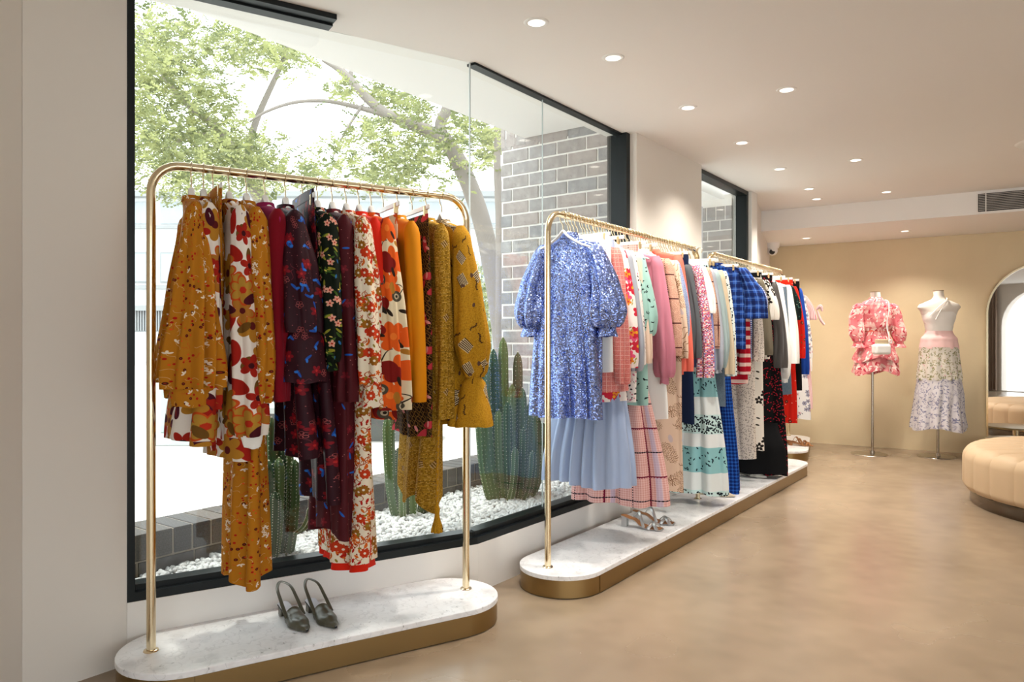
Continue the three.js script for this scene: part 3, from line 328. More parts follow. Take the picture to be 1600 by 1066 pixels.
// building across the street
{ const t = thing('office_building', 'white building with grey windows and louvred ground floor across the street', 'building'); t.rotation.y = PSI; const Zb = 25, X = (px) => (px - 800) / F * Zb, Y = (py) => EYE - (py - 533) / F * Zb;
  const wm = std({ color: RGB(0.62, 0.64, 0.66), roughness: 0.9 }), lm = std({ color: RGB(0.2, 0.215, 0.225), roughness: 0.7 }), pm = std({ color: RGB(0.36, 0.4, 0.43), roughness: 0.3 }), fm = std({ color: RGB(0.3, 0.31, 0.32), roughness: 0.6 });
  const at = (x0, x1, y0, y1, d0, d1) => span(X(x0), X(x1), Y(y1), Y(y0), -Zb + d0, -Zb + d1);
  part('wall', at(60, 790, 306, 570, -3, 0), wm, t); part('ledge', at(60, 790, 302, 310, 0, 0.4), fm, t); part('ledge', at(60, 790, 353, 358, 0, 0.12), fm, t); part('ledge', at(60, 790, 446, 452, 0, 0.12), fm, t); part('ledge', at(60, 790, 478, 486, 0, 0.3), fm, t);
  for (const [x0, x1] of [[150, 196], [206, 240], [251, 286], [300, 340], [560, 600], [640, 690], [725, 742], [752, 776]]) { const w = part('window', at(x0, x1, 394, 442, 0, 0.05), fm, t); part('pane', at(x0 + 2, x1 - 2, 397, 440, 0.03, 0.07), pm, w); part('pane', at(x0, x1, 316, 350, 0.0, 0.04), pm, w); }
  const lou = part('louvre_bank', at(150, 430, 486, 518, 0, 0.06), lm, t); for (let x = 150; x < 430; x += 4) part('louvre', at(x, x + 2, 486, 517, 0.06, 0.14), fm, lou);
}
{ // utility cabinet, low concrete bench wall, railing
  const a = pix(306, 690, 5.72), t = thing('utility_cabinet', 'pale green glass-sided cabinet on a plinth out on the pavement', 'cabinet'); t.position.set(a.x, 0.415, a.z); t.rotation.y = PSI;
  part('body', rbox(0.4, 0.66, 0.34, 0.01).translate(0, 0.42, 0), std({ color: RGB(0.42, 0.5, 0.46), roughness: 0.4 }), t); part('plinth', rbox(0.5, 0.09, 0.44, 0.008).translate(0, 0.045, 0), std({ color: RGB(0.5, 0.52, 0.52), roughness: 0.8 }), t); for (let i = 0; i < 4; i++) part('rib', box(0.41, 0.012, 0.35, 0, 0.5 + i * 0.05, 0), M.soffit, t);
  const b = thing('concrete_bench', 'long grey concrete bench wall beyond the planter', 'bench'), p = pix(540, 690, 5.9); b.position.set(p.x, 0.415, p.z); b.rotation.y = PSI;
  part('seat', rbox(1.5, 0.05, 0.4, 0.008).translate(0, 0.245, 0), std({ color: RGB(0.4, 0.41, 0.4), roughness: 0.8 }), b); part('base', box(1.44, 0.22, 0.34, 0, 0.11, -0.02), std({ color: RGB(0.12, 0.125, 0.12), roughness: 0.9 }), b);
  const f = thing('metal_fence', 'low grey fence of upright bars behind the small cactus', 'fence'), q = pix(500, 650, 7.4); f.position.set(q.x, 0.415, q.z); f.rotation.y = PSI; const fm = std({ color: RGB(0.34, 0.37, 0.36), roughness: 0.5 });
  part('rail', box(2.2, 0.03, 0.03, 0, 0.04, 0), fm, f); part('rail', box(2.2, 0.03, 0.03, 0, 0.55, 0), fm, f); const bg = box(0.014, 0.5, 0.014); for (let i = 0; i < 50; i++) { const m = part('bar', bg, fm, f); m.position.set(-1.08 + i * 0.044, 0.3, 0); }
}

// ---------------------------------------------------------------- ceiling fittings
function downlight(px, py, h, label) {
  const Z = F * (h - EYE) / (533 - py), X = (px - 800) / F * Z, t = thing('downlight', label, 'ceiling light', 'recessed ceiling downlights'); t.position.copy(world(X, h, Z));
  part('trim_ring', new THREE.LatheGeometry([[0.036, 0.002], [0.036, -0.004], [0.05, -0.004], [0.053, 0], [0.053, 0.002]].map((p) => new THREE.Vector2(...p)), 32), M.white, t);
  part('lamp_face', cyl(0.036, 0.036, 0.003, 24, 0, -0.0016, 0), std({ color: RGB(1, 1, 1), emissive: LAMP_COLOR, emissiveIntensity: 2.2 }), t);
  const l = new THREE.SpotLight(LAMP_COLOR, LAMP, 0, 62 * D, 0.7, 2); l.position.set(0, -0.02, 0); l.target.position.set(0, -2, 0); l.castShadow = true; l.shadow.radius = 2; l.name = 'downlight_lamp'; t.add(l, l.target);
}
[[838, 35, 'lit downlight nearest the camera, top centre of the picture'], [958, 90, 'second lit downlight along the window side of the ceiling'], [1075, 168, 'third lit downlight along the window side, above the pier'], [1159, 223, 'fourth lit downlight along the window side of the ceiling'], [1218, 264, 'fifth lit downlight along the window side, left of two close ones'], [1264, 295, 'upper one of two close downlights near the bulkhead'], [1276, 311, 'lower one of two close downlights near the bulkhead'], [1229, 140, 'nearest lit downlight of the inner ceiling row'], [1337, 250, 'middle lit downlight of the inner ceiling row'], [1385, 300, 'farthest lit downlight of the inner ceiling row']].forEach(([x, y, l]) => downlight(x, y, CEIL, l));
downlight(1260, 372, 2.336, 'small downlight under the bulkhead, above the far rack'); downlight(1414, 361, 2.336, 'small downlight under the bulkhead, above the mannequins');
// more of the same downlights over the part of the shop that lies right of and behind the camera
[[2.2, 1.6, 'right beside the camera'], [4.2, 1.2, 'in front of the ottoman'], [6.3, 3.2, 'nearest the right wall'], [2.2, -0.8, 'behind the camera by the shop windows'], [5, -1, 'by the right-hand shop window']].forEach(([X, Z, l]) => downlight(800 + X / Z * F, 533 - F * (CEIL - EYE) / Z, CEIL, 'recessed downlight outside the picture, ' + l));
{ const t = thing('air_vent', 'dark slatted air conditioning grille in the bulkhead face', 'vent'), s0 = BH.sAt(1528), W = 1.1; BH.put(t, s0, 2.358, 0.001);
  part('backing', box(W, 0.16, 0.004, W / 2, 0.08, 0), M.dark, t); const sm = std({ color: RGB(0.42, 0.4, 0.37), roughness: 0.5 }); const g = box(W - 0.01, 0.006, 0.016, W / 2, 0, 0.008); for (let i = 0; i < 10; i++) { const m = part('slat', g, sm, t); m.position.y = 0.012 + i * 0.0152; } part('divider', box(0.008, 0.16, 0.02, 0.06, 0.08, 0.01), M.white, t); }
{ const t = thing('security_camera', 'small white dome security camera in the ceiling corner', 'camera'), p = pix(1207, 392, 8.55); t.position.set(p.x, 2.336, p.z); t.rotation.y = PSI;
  part('base', cyl(0.085, 0.07, 0.06, 24, 0, -0.03, 0), M.white, t); const b = part('ball', new THREE.SphereGeometry(0.058, 20, 14).translate(0, -0.085, 0), M.white, t); part('lens', cyl(0.03, 0.03, 0.02, 16).rotateX(Math.PI / 2 - 0.3).translate(-0.02, -0.105, 0.046), M.dark, b); }
{ const t = thing('ceiling_disc', 'faint round white disc on the ceiling at the right edge', 'ceiling fitting'); t.position.copy(world(3.62, CEIL, 4.95)); part('disc', new THREE.LatheGeometry([[0, -0.012], [0.17, -0.012], [0.19, -0.006], [0.2, 0]].map((p) => new THREE.Vector2(...p)), 40), M.white, t); }

// ---------------------------------------------------------------- clothes racks
const TOP = 0.108, BAR = 1.828, TUBE = 0.0155;
function stadium(L0, L1, n0, n1) { const r = (n1 - n0) / 2, c = (n0 + n1) / 2, sh = new THREE.Shape(); sh.moveTo(L0 + r, -n0); for (let i = 0; i <= 24; i++) { const a = -Math.PI / 2 - i / 24 * Math.PI; sh.lineTo(L0 + r + r * Math.cos(a), -c - r * Math.sin(a)); } for (let i = 0; i <= 24; i++) { const a = Math.PI / 2 - i / 24 * Math.PI; sh.lineTo(L1 - r + r * Math.cos(a), -c - r * Math.sin(a)); } sh.closePath(); return sh; }
function railTube(x0, x1) {
  const R = 0.1, pts = []; pts.push([x0, TOP], [x0, TOP + 0.4], [x0, TOP + 0.9], [x0, BAR - R]); for (let i = 1; i <= 8; i++) { const a = i / 8 * Math.PI / 2; pts.push([x0 + R - R * Math.cos(a), BAR - R + R * Math.sin(a)]); } for (let k = 1; k < 6; k++) pts.push([lerp(x0 + R, x1 - R, k / 6), BAR]); for (let i = 0; i <= 8; i++) { const a = i / 8 * Math.PI / 2; pts.push([x1 - R + R * Math.sin(a), BAR - R + R * Math.cos(a)]); } pts.push([x1, TOP + 0.9], [x1, TOP + 0.4], [x1, TOP]);
  const rows = pts.map(([x, y], i) => { const a = pts[Math.max(0, i - 1)], b = pts[Math.min(pts.length - 1, i + 1)], l = Math.hypot(b[0] - a[0], b[1] - a[1]), tx = (b[0] - a[0]) / l, ty = (b[1] - a[1]) / l, row = []; for (let j = 0; j <= 20; j++) { const q = j / 20 * 6.28318; row.push([x - ty * Math.cos(q) * TUBE, y + tx * Math.cos(q) * TUBE, Math.sin(q) * TUBE]); } return row; });
  return skin(rows);
}
function rack(fr, L0, L1, n0, n1, rails, label) {
  const t = thing('clothes_rack', label, 'clothes rack', 'brass clothes racks on marble plinths'); fr.put(t);
  const r = (n1 - n0) / 2;
  const ext = (sh, y0, y1, bev = 0) => new THREE.ExtrudeGeometry(sh, { depth: y1 - y0 - 2 * bev, bevelEnabled: bev > 0, bevelSize: bev, bevelThickness: bev, bevelSegments: 2, curveSegments: 8 }).rotateX(-Math.PI / 2).translate(0, y0 + bev, 0);
  part('marble_top', ext(stadium(L0 + 0.003, L1 - 0.003, n0 + 0.003, n1 - 0.003), TOP - 0.022, TOP, 0.003), M.marble, t);
  const i0 = n0 + 0.004, i1 = n1 - 0.004, c = (n0 + n1) / 2, R = r - 0.004; const y0 = 0.004, y1 = TOP - 0.022;
  for (const [xc, a0] of [[L0 + r, Math.PI], [L1 - r, 0]]) { const g = new THREE.CylinderGeometry(R, R, y1 - y0, 40, 1, true, a0, Math.PI).translate(xc, (y0 + y1) / 2, c); part('brass_end_panel', g, M.brassBrushed, t); }
  for (const z of [i0, i1]) part('brass_side_panel', span(L0 + r + 0.001, L1 - r - 0.001, y0, y1, z - 0.003, z + 0.003), M.brassBrushed, t);
  for (const [x0, x1] of rails) { part('rail_frame', railTube(x0, x1), M.brass, t); for (const x of [x0, x1]) part('floor_flange', new THREE.LatheGeometry([[TUBE, 0.006], [0.024, 0.005], [0.026, 0.0]].map((p) => new THREE.Vector2(...p)), 24).translate(x, TOP, 0), M.brass, t); }
  return t;
}
const R1 = frame(-1.272, 2.594, 58.66), R2 = frame(0.173, 3.557, 35.9), R3 = frame(2.724, 7.387, 23);
const L1 = 1.2516;
rack(R1, -0.115, L1 + 0.115, -0.2, 0.245, [[0, L1]], 'brass rail rack of warm-coloured clothes on a marble plinth, nearest the camera');
rack(R2, -0.115, 4.06, -0.188, 0.235, [[0, 1.9], [2.09, 3.95]], 'long marble plinth carrying two brass rails of pastel and red clothes');
rack(R3, -0.1, 1.3, -0.2, 0.23, [[0, 1.2]], 'farthest short rack and plinth by the beige wall');

// ---------------------------------------------------------------- hangers and garments
function hookGeo() { const pts = []; const R = TUBE + 0.004; for (let i = 0; i <= 12; i++) { const a = Math.PI * (-0.25 + i / 12 * 1.25); pts.push(V(0, Math.sin(a) * R, Math.cos(a) * R)); } pts.push(V(0, -0.03, -R * 0.75), V(0, -0.045, -0.004), V(0, -0.06, 0), V(0, -0.09, 0)); return new THREE.TubeGeometry(new THREE.CatmullRomCurve3(pts), 30, 0.0028, 6); }
const hookShape = hookGeo();
const armShape = (hw) => { const mk = (s) => limb([V(0, -0.078, 0), V(0, -0.108, s * 0.03), V(0, -0.15, s * hw * 0.6), V(0, -0.17, s * hw * 0.92)], [0.011, 0.0105, 0.0095, 0.0075], 8, 14, 0.6); return [mk(1), mk(-1)]; };
const clipArm = () => rbox(0.008, 0.02, 0.34, 0.003).translate(0, -0.085, 0);
const clipGeo = rbox(0.016, 0.042, 0.014, 0.003);
const armCache = new Map();
function hangerAt(fr, s, kind, hw, label, group, yaw = 0) {
  const t = thing(kind === 'clip' ? 'clip_hanger' : 'hanger', label, 'hanger', group); fr.put(t, s, BAR, 0, yaw);
  part('hook', hookShape, M.wire, t);
  if (kind === 'clip') { part('bar', clipArm(), M.hanger, t); for (const z of [-0.135, 0.135]) { const c = part('clip', clipGeo, M.goldClip, t); c.position.set(0, -0.1, z); } }
  else { const k = hw.toFixed(2); if (!armCache.has(k)) armCache.set(k, mergeGeometries(armShape(hw))); part('arms', armCache.get(k), M.hanger, t); }
  return t;
}
// a lofted ring: half sizes along the rail (bx) and across it (az), even spacing along the edge, with pleats
function ring(bx, az, cx, y, cz, W, fold, vv) {
  const N = 96, P = [], S = [0]; for (let i = 0; i <= N; i++) { const a = Math.PI * 1.5 + i / N * Math.PI * 2; P.push([Math.cos(a) * bx, Math.sin(a) * az, a]); if (i) S.push(S[i - 1] + Math.hypot(P[i][0] - P[i - 1][0], P[i][1] - P[i - 1][1])); }
  const out = []; let k = 0; for (let j = 0; j <= W; j++) { const d = S[N] * j / W; while (k < N - 1 && S[k + 1] < d) k++; const f = clamp((d - S[k]) / (S[k + 1] - S[k] || 1)), a = lerp(P[k][2], P[k + 1][2], f), nx = Math.cos(a) * az, nz = Math.sin(a) * bx, l = Math.hypot(nx, nz) || 1, q = fold ? fold(j / W, vv) : 0; out.push([cx + Math.cos(a) * bx + nx / l * q, y, cz + Math.sin(a) * az + nz / l * q]); }
  return { out, len: S[N] };
}
function pleats(n, amp, seed, from = 0.1) { const r = rng(seed), p1 = r() * 6.28, p2 = r() * 6.28, p3 = r() * 6.28, n2 = Math.max(2, Math.round(n * 0.55)), n3 = n + 3; return (u, v) => { const k = amp * clamp((v - from) / (1 - from)), a = 6.28318 * u; const w = 2 * Math.pow(Math.abs(Math.sin(n * a / 2 + p1 + 0.5 * Math.sin(v * 4 + p3))), 0.8) - 1; return k * (0.85 * w + 0.45 * Math.sin(n2 * a + p2 + v * 1.6) + 0.3 * Math.sin(n3 * a + p3 - v * 2)); }; }
function loft(keys, o = {}) { // keys: [y, az, bx, cx, cz] from top to bottom
  const rows = [], uvs = [], W = o.W || 112, N = o.N || 44, y0 = keys[0][0], y1 = keys[keys.length - 1][0], K = keys.map((k) => [(y0 - k[0]) / (y0 - y1), k[1], k[2], k[3] || 0, k[4] || 0]); const drop = o.drop || 0, r = rng(o.seed || 1), ph = r() * 6; let ref = 0;
  for (let i = 0; i <= N; i++) { let v = i / N; v = o.even ? v : lerp(v, v * v, 0.45); const [az, bx, cx, cz] = (o.linear ? keyed : keyedSmooth)(K, v); const g = ring(bx, az, cx, lerp(y0, y1, v), cz, W, o.fold, v); ref = Math.max(ref, g.len); g.out.forEach((p, j) => { if (v > 0.8 && drop) p[1] += (v - 0.8) * 5 * drop * Math.sin(j / W * 6.283 * 3 + ph); if (o.tilt) p[1] += o.tilt * p[2] * v; }); rows.push(g.out); }
  rows.forEach((row) => uvs.push(row.map((p, j) => [j / W * ref, p[1]])));
  return skin(rows, uvs);
}
let gcount = 0;
// spec: name, label, cat, fab, hem (world y), hw, hemHW, hemB, midB, pleats, amp, kind 'arm'|'clip', sleeve {...}, yaw, extras
function garment(fr, s, o) {
  const seed = 100 + 17 * gcount++, r = rng(seed), yaw = (o.yaw ?? (r() - 0.5) * 10) * D, hw = o.hw ?? 0.19, hem = o.hem - BAR, clip = o.kind === 'clip';
  if (o.hanger !== false) hangerAt(fr, s, o.kind || 'arm', hw - 0.02, (clip ? 'white clip hanger holding the ' : 'white hanger inside the ') + (o.short || o.label), o.hgroup, yaw);
  const t = thing(o.name, o.label, o.cat, o.group); fr.put(t, s, BAR, 0, yaw);
  const tuck = (fr === R2 && s > 1.2) || fr === R3; const fold = pleats(o.pl ?? 7, (o.amp ?? 0.012) * 1.75, seed, clip ? 0.02 : 0.12), cz = (o.cz || 0) + (tuck ? Math.max(0, (o.hemHW ?? hw) - 0.17) / 2 : 0), cx = o.cx || 0;
  const hb = o.hemB ?? 0.045, mb = o.midB ?? Math.min(0.04, hb), hf = o.hemHW ?? hw, hh = tuck && hf > 0.17 ? (hf + 0.17) / 2 : hf;
  let keys;
  if (clip) { const w = o.waist ?? 0.16, y0 = o.top !== undefined ? o.top - BAR : -0.105; keys = [[y0, w, 0.01, 0, 0], [y0 - 0.03, w + 0.003, 0.013, 0, 0], [lerp(y0, hem, 0.35), o.midHW ?? lerp(w, hh, 0.5), mb, cx * 0.4, cz * 0.4], [hem, hh, hb, cx, cz]]; part('waistband', loft([[y0 + 0.012, w + 0.002, 0.0115], [y0 - 0.028, w + 0.004, 0.0145]], { W: 40, N: 3, even: true }), o.band || o.fab, t); }
  else { const y0 = -(o.drop ?? 0.122), wst = o.waistHW ?? lerp(hw, hh, 0.5); keys = [[y0, 0.055, 0.028], [y0 - 0.004, 0.075, 0.03], [y0 - 0.018, hw * 0.62, 0.027], [y0 - 0.036, hw * 0.93, 0.025], [y0 - 0.07, hw, Math.min(0.03, mb)], [y0 - 0.2, hw - 0.022, mb, 0, tuck ? 0.015 : 0], [lerp(y0 - 0.2, hem, 0.42), wst, lerp(mb, hb, 0.3), cx * 0.4, cz * 0.4], [hem, hh, hb, cx, cz]]; }
  part(o.part || (clip ? 'skirt' : 'body'), loft(keys, { fold, drop: o.wave ?? 0.006, seed, tilt: o.tilt, N: 46 }), o.fab, t);
  if (!clip && o.collar !== false) { const y0 = -(o.drop ?? 0.122); part('collar', loft([[y0 + (o.collarH ?? 0.014), 0.05, 0.032], [y0 - 0.002, 0.058, 0.034]], { W: 40, N: 4, even: true }), o.collarFab || o.fab, t); }
  if (o.lining) part('lining', loft([[hem + 0.3, hh - 0.012, hb - 0.008, cx, cz], [hem - o.lining[1], hh - 0.008, hb - 0.006, cx, cz]], { fold, drop: 0.006, seed, N: 10, even: true }), o.lining[0], t);
  if (o.tier) for (const [ya, yb, f, k] of o.tier) part('tier', loft([[ya - BAR, lerp(hw, hh, 0.8), lerp(mb, hb, 0.8) * 1.02, cx * 0.8, cz], [yb - BAR, hh * k, hb * k, cx, cz]], { fold: pleats(11, 0.012, seed + 3, 0), drop: 0.008, seed, N: 12, even: true }), f || o.fab, t);
  if (o.sleeve) for (const side of [1, -1]) { let per = 0; const sl = o.sleeve, y0 = -(o.drop ?? 0.122) - 0.028, ye = (side > 0 || sl.left === undefined ? sl.end : sl.left) - BAR, out = tuck && side < 0 ? -0.03 : sl.out ?? 0.05, prof = sl.prof || [[0, 0.012, 0.02], [0.06, 0.035, 0.034], [0.3, 0.045, 0.036], [0.85, 0.042, 0.034], [1, 0.03, 0.026]], rows = [], uvs = [], W = 56, N = 30, sf = pleats(sl.pl ?? 5, (sl.amp ?? 0.007) * 2.1, seed + side + 5, 0.05); const dx = (sl.dx || 0) + (r() - 0.5) * 0.01;
    for (let i = 0; i <= N; i++) { const v = i / N, [bx, az] = keyedSmooth(prof, v), u = side * (hw - 0.035 + out * Math.sin(Math.min(1, v * 1.3) * Math.PI / 2)), g = ring(bx, az, dx * v + (sl.sway || 0) * Math.sin(v * 3), lerp(y0, ye, v), u, W, (q) => sf(q, v), v); rows.push(g.out); per = Math.max(per, g.len); }
    rows.forEach((row) => uvs.push(row.map((p, j) => [j / W * per + 0.13, p[1] + 0.07 * side])));
    const m = part('sleeve', skin(rows, uvs), sl.fab || o.fab, t);
    const pe = keyed(prof, 1), ue = side * (hw - 0.035 + out); if (sl.cuff) { const [ch, k0, k1, cf] = sl.cuff; part('cuff', loft([[ye + 0.004, pe[1] * 0.95, pe[0] * 0.95, dx, ue], [ye - ch * 0.15, pe[1] * k0, pe[0] * k0, dx, ue], [ye - ch, pe[1] * k1, pe[0] * k1, dx, ue]], { W: 36, N: 8, even: true, fold: pleats(sl.pl ?? 5, 0.005, seed + 9, 0), drop: 0.004, seed }), cf || o.fab, m); } }
  if (o.extra) o.extra(t, fr, s);
  return t;
}
const cone = (a, b, c, d = 0.03) => [[0, 0.012, 0.02], [0.05, 0.034, 0.03], [0.5, a, d], [0.93, b, d + 0.004], [1, c, d]];
const balloon = (m, e) => [[0, 0.014, 0.02], [0.06, 0.04, 0.034], [0.45, lerp(0.045, m, 0.6), 0.042], [0.78, m, 0.05], [0.95, lerp(m, e, 0.5), 0.042], [1, e, 0.026]];
// ---- first rack, left to right (h: rail hook in the photograph, y: hem or cuff height read at the garment's room edge)
{ const G = 'clothes on the first brass rack', HG = 'white hangers on the first rack', h = (px) => R1.sAt(px), y = (s, py, n = 0.2) => R1.yAt(s, n, py);
  const add = (px, fn) => { const s = h(px); garment(R1, s, { group: G, hgroup: HG, ...fn((py, n) => y(s, py, n)) }); };
  add(299, (y) => ({ name: 'blouse', label: 'mustard floral blouse with wide pleated sleeves at the left end of the first rack', short: 'leftmost mustard floral blouse', cat: 'blouse', fab: Fb.mustard, hw: 0.18, hem: y(600), hemHW: 0.2, hemB: 0.06, pl: 11, amp: 0.012, yaw: -3, sleeve: { end: y(606), prof: cone(0.062, 0.085, 0.082, 0.05), pl: 9, amp: 0.012, out: 0.06, dx: -0.012, cuff: [0.06, 0.82, 0.78] } }));
  add(318, (y) => ({ name: 'dress', label: 'cream dress with bold seventies flowers, half hidden under the mustard blouse', cat: 'dress', fab: Fb.big70, hw: 0.19, hem: y(692), hemHW: 0.22, hemB: 0.075, cx: -0.03, pl: 6, amp: 0.014, sleeve: { end: y(640), prof: cone(0.03, 0.034, 0.03), out: 0.03, dx: 0.0 } }));
  add(333, (y) => ({ name: 'trousers', short: 'mustard floral trousers', label: 'mustard floral trousers clipped by the waist at the left of the first rack', cat: 'trousers', kind: 'clip', fab: Fb.mustard, part: 'leg_panel', top: y(290), waist: 0.155, hem: y(612), hemHW: 0.16, hemB: 0.03, pl: 4, amp: 0.006, yaw: 0 }));
  add(358, (y) => ({ name: 'dress', label: 'cream dress with big ochre and burgundy flowers and bent white cuff', cat: 'dress', fab: Fb.big70, hw: 0.2, hem: y(718), hemHW: 0.21, hemB: 0.066, pl: 6, amp: 0.013, yaw: 2, sleeve: { end: y(682), prof: cone(0.05, 0.055, 0.045, 0.034), pl: 4, amp: 0.009, out: 0.04, dx: 0.03, cuff: [0.04, 0.9, 0.75, Fb.white] } }));
  add(385, (y) => ({ name: 'maxi_dress', label: 'long mustard floral maxi dress reaching below the window sill', cat: 'dress', fab: Fb.mustard, hw: 0.19, hem: y(908, 0.12), hemHW: 0.17, hemB: 0.046, cx: -0.005, pl: 8, amp: 0.015, wave: 0.02, yaw: 0, sleeve: { end: y(630), prof: balloon(0.05, 0.034), pl: 6, amp: 0.009, out: 0.04, dx: 0.01 } }));
  add(414, (y) => ({ name: 'jumper', label: 'magenta velvet jumper with a wine red side', cat: 'jumper', fab: Fb.magenta, hw: 0.19, hem: y(560), hemHW: 0.18, hemB: 0.04, pl: 3, amp: 0.006, sleeve: { end: y(628), fab: Fb.wine, prof: cone(0.03, 0.026, 0.022), pl: 2, amp: 0.005, out: 0.03, dx: 0.01 } }));
  add(446, (y) => ({ name: 'dress', label: 'dark plum floral dress with ruffled half sleeves', cat: 'dress', fab: Fb.plum, hw: 0.2, hem: y(716), hemHW: 0.2, hemB: 0.06, cx: 0.045, pl: 7, amp: 0.013, sleeve: { end: y(520), prof: cone(0.055, 0.06, 0.056, 0.036), pl: 4, amp: 0.008, out: 0.05, dx: 0.025, cuff: [0.18, 1.2, 1.3] } }));
  add(473, (y) => ({ name: 'dress', label: 'burgundy dress clipped to its hanger, middle of the first rack', cat: 'dress', kind: 'clip', fab: Fb.plum, top: y(296), waist: 0.16, hem: y(790), hemHW: 0.2, hemB: 0.032, cx: 0.055, pl: 6, amp: 0.01 }));
  add(496, (y) => ({ name: 'blouse', label: 'dark green leafy blouse with gathered cuffs', cat: 'blouse', fab: Fb.green, hw: 0.19, hem: y(570), hemHW: 0.19, hemB: 0.03, pl: 5, amp: 0.008, sleeve: { end: y(566), prof: balloon(0.036, 0.022), pl: 5, amp: 0.007, out: 0.05, cuff: [0.03, 1.1, 1.35] } }));
  add(519, (y) => ({ name: 'maxi_dress', label: 'burgundy maxi dress with small blue flowers', cat: 'dress', fab: Fb.burgundy, hw: 0.19, hem: y(838), hemHW: 0.2, hemB: 0.055, cx: 0.0, pl: 7, amp: 0.015, wave: 0.02, sleeve: { end: y(628), prof: cone(0.034, 0.032, 0.028), out: 0.03, pl: 3 } }));
  add(541, (y) => ({ name: 'maxi_dress', label: 'cream maxi dress with red and orange flowers and a red lining', cat: 'dress', fab: Fb.redwhite, hw: 0.2, hem: y(884), hemHW: 0.2, hemB: 0.062, cx: 0.0, pl: 7, amp: 0.013, lining: [Fb.red, 0.03], yaw: 2, sleeve: { end: y(600), prof: cone(0.045, 0.045, 0.04, 0.034), out: 0.05, pl: 4, amp: 0.008, dx: 0.02, cuff: [0.09, 0.95, 1.05] } }));
  add(561, (y) => ({ name: 'blouse', label: 'plain bright red blouse', cat: 'blouse', fab: Fb.red, hw: 0.19, hem: y(622), hemHW: 0.19, hemB: 0.035, pl: 5, amp: 0.012, sleeve: { end: y(610), prof: cone(0.04, 0.03, 0.026), out: 0.03, pl: 4, amp: 0.01 } }));
  add(580, (y) => ({ name: 'dress', label: 'cream dress with large orange poppies and black stems', cat: 'dress', fab: Fb.orangeFl, hw: 0.2, hem: y(655), hemHW: 0.2, hemB: 0.05, cx: 0.0, pl: 6, amp: 0.013, sleeve: { end: y(640), prof: cone(0.045, 0.05, 0.046, 0.036), out: 0.05, pl: 5, amp: 0.009, dx: 0.02 } }));
  add(599, (y) => ({ name: 'skirt', label: 'narrow orange floral skirt clipped beside the poppy dress', cat: 'skirt', kind: 'clip', fab: Fb.orangeFl, top: y(336), waist: 0.15, hem: y(640), hemHW: 0.16, hemB: 0.025, pl: 4, amp: 0.006 }));
  add(622, (y) => ({ name: 'blouse', label: 'plain marigold orange blouse', cat: 'blouse', fab: Fb.orange, hw: 0.19, hem: y(560), hemHW: 0.18, hemB: 0.03, pl: 4, amp: 0.006, sleeve: { end: y(628), prof: cone(0.034, 0.034, 0.033), out: 0.04, pl: 2, amp: 0.004, dx: 0.01 } }));
  add(644, (y) => ({ name: 'skirt', label: 'black and tan snakeskin skirt with pink bands, on clips', cat: 'skirt', kind: 'clip', fab: Fb.leopard, top: y(336), waist: 0.16, hem: y(686), hemHW: 0.18, hemB: 0.035, pl: 5, amp: 0.007, yaw: 0 }));
  add(667, (y) => ({ name: 'knit_dress', label: 'long golden knit dress with ragged hem', cat: 'dress', fab: Fb.knit, hw: 0.18, hem: y(775, 0), hemHW: 0.15, hemB: 0.06, cx: -0.03, pl: 5, amp: 0.01, wave: 0.03, tilt: -0.1, sleeve: { end: y(655), prof: cone(0.03, 0.026, 0.022), out: 0.035, pl: 3 } }));
  add(690, (y) => ({ name: 'dress', label: 'gold printed dress with balloon sleeves at the right end of the first rack', short: 'gold printed dress at the right end', cat: 'dress', fab: Fb.gold, hw: 0.19, hem: y(668), hemHW: 0.2, hemB: 0.075, midB: 0.04, waistHW: 0.15, pl: 8, amp: 0.014, yaw: 4, cx: 0.01, sleeve: { end: y(590), prof: balloon(0.075, 0.03), out: 0.05, pl: 5, amp: 0.006, dx: 0.035, cuff: [0.2, 1.8, 2.7] },
    extra: (t) => { const a = V(-0.1, -0.8, 0.17), b = V(-0.13, -1.29, 0.19); const c = part('tie_cord', limb([a, V(-0.12, -1.05, 0.18), b], [0.006, 0.006, 0.006], 8), Fb.gold, t); part('tassel', loft([[-1.285, 0.007, 0.007, -0.13, 0.19], [-1.305, 0.012, 0.012, -0.13, 0.19], [-1.32, 0.009, 0.009, -0.13, 0.19], [-1.395, 0.021, 0.021, -0.13, 0.19]], { W: 32, N: 12, even: true, fold: pleats(8, 0.005, 5, 0.3) }), Fb.gold, c); } }));
}
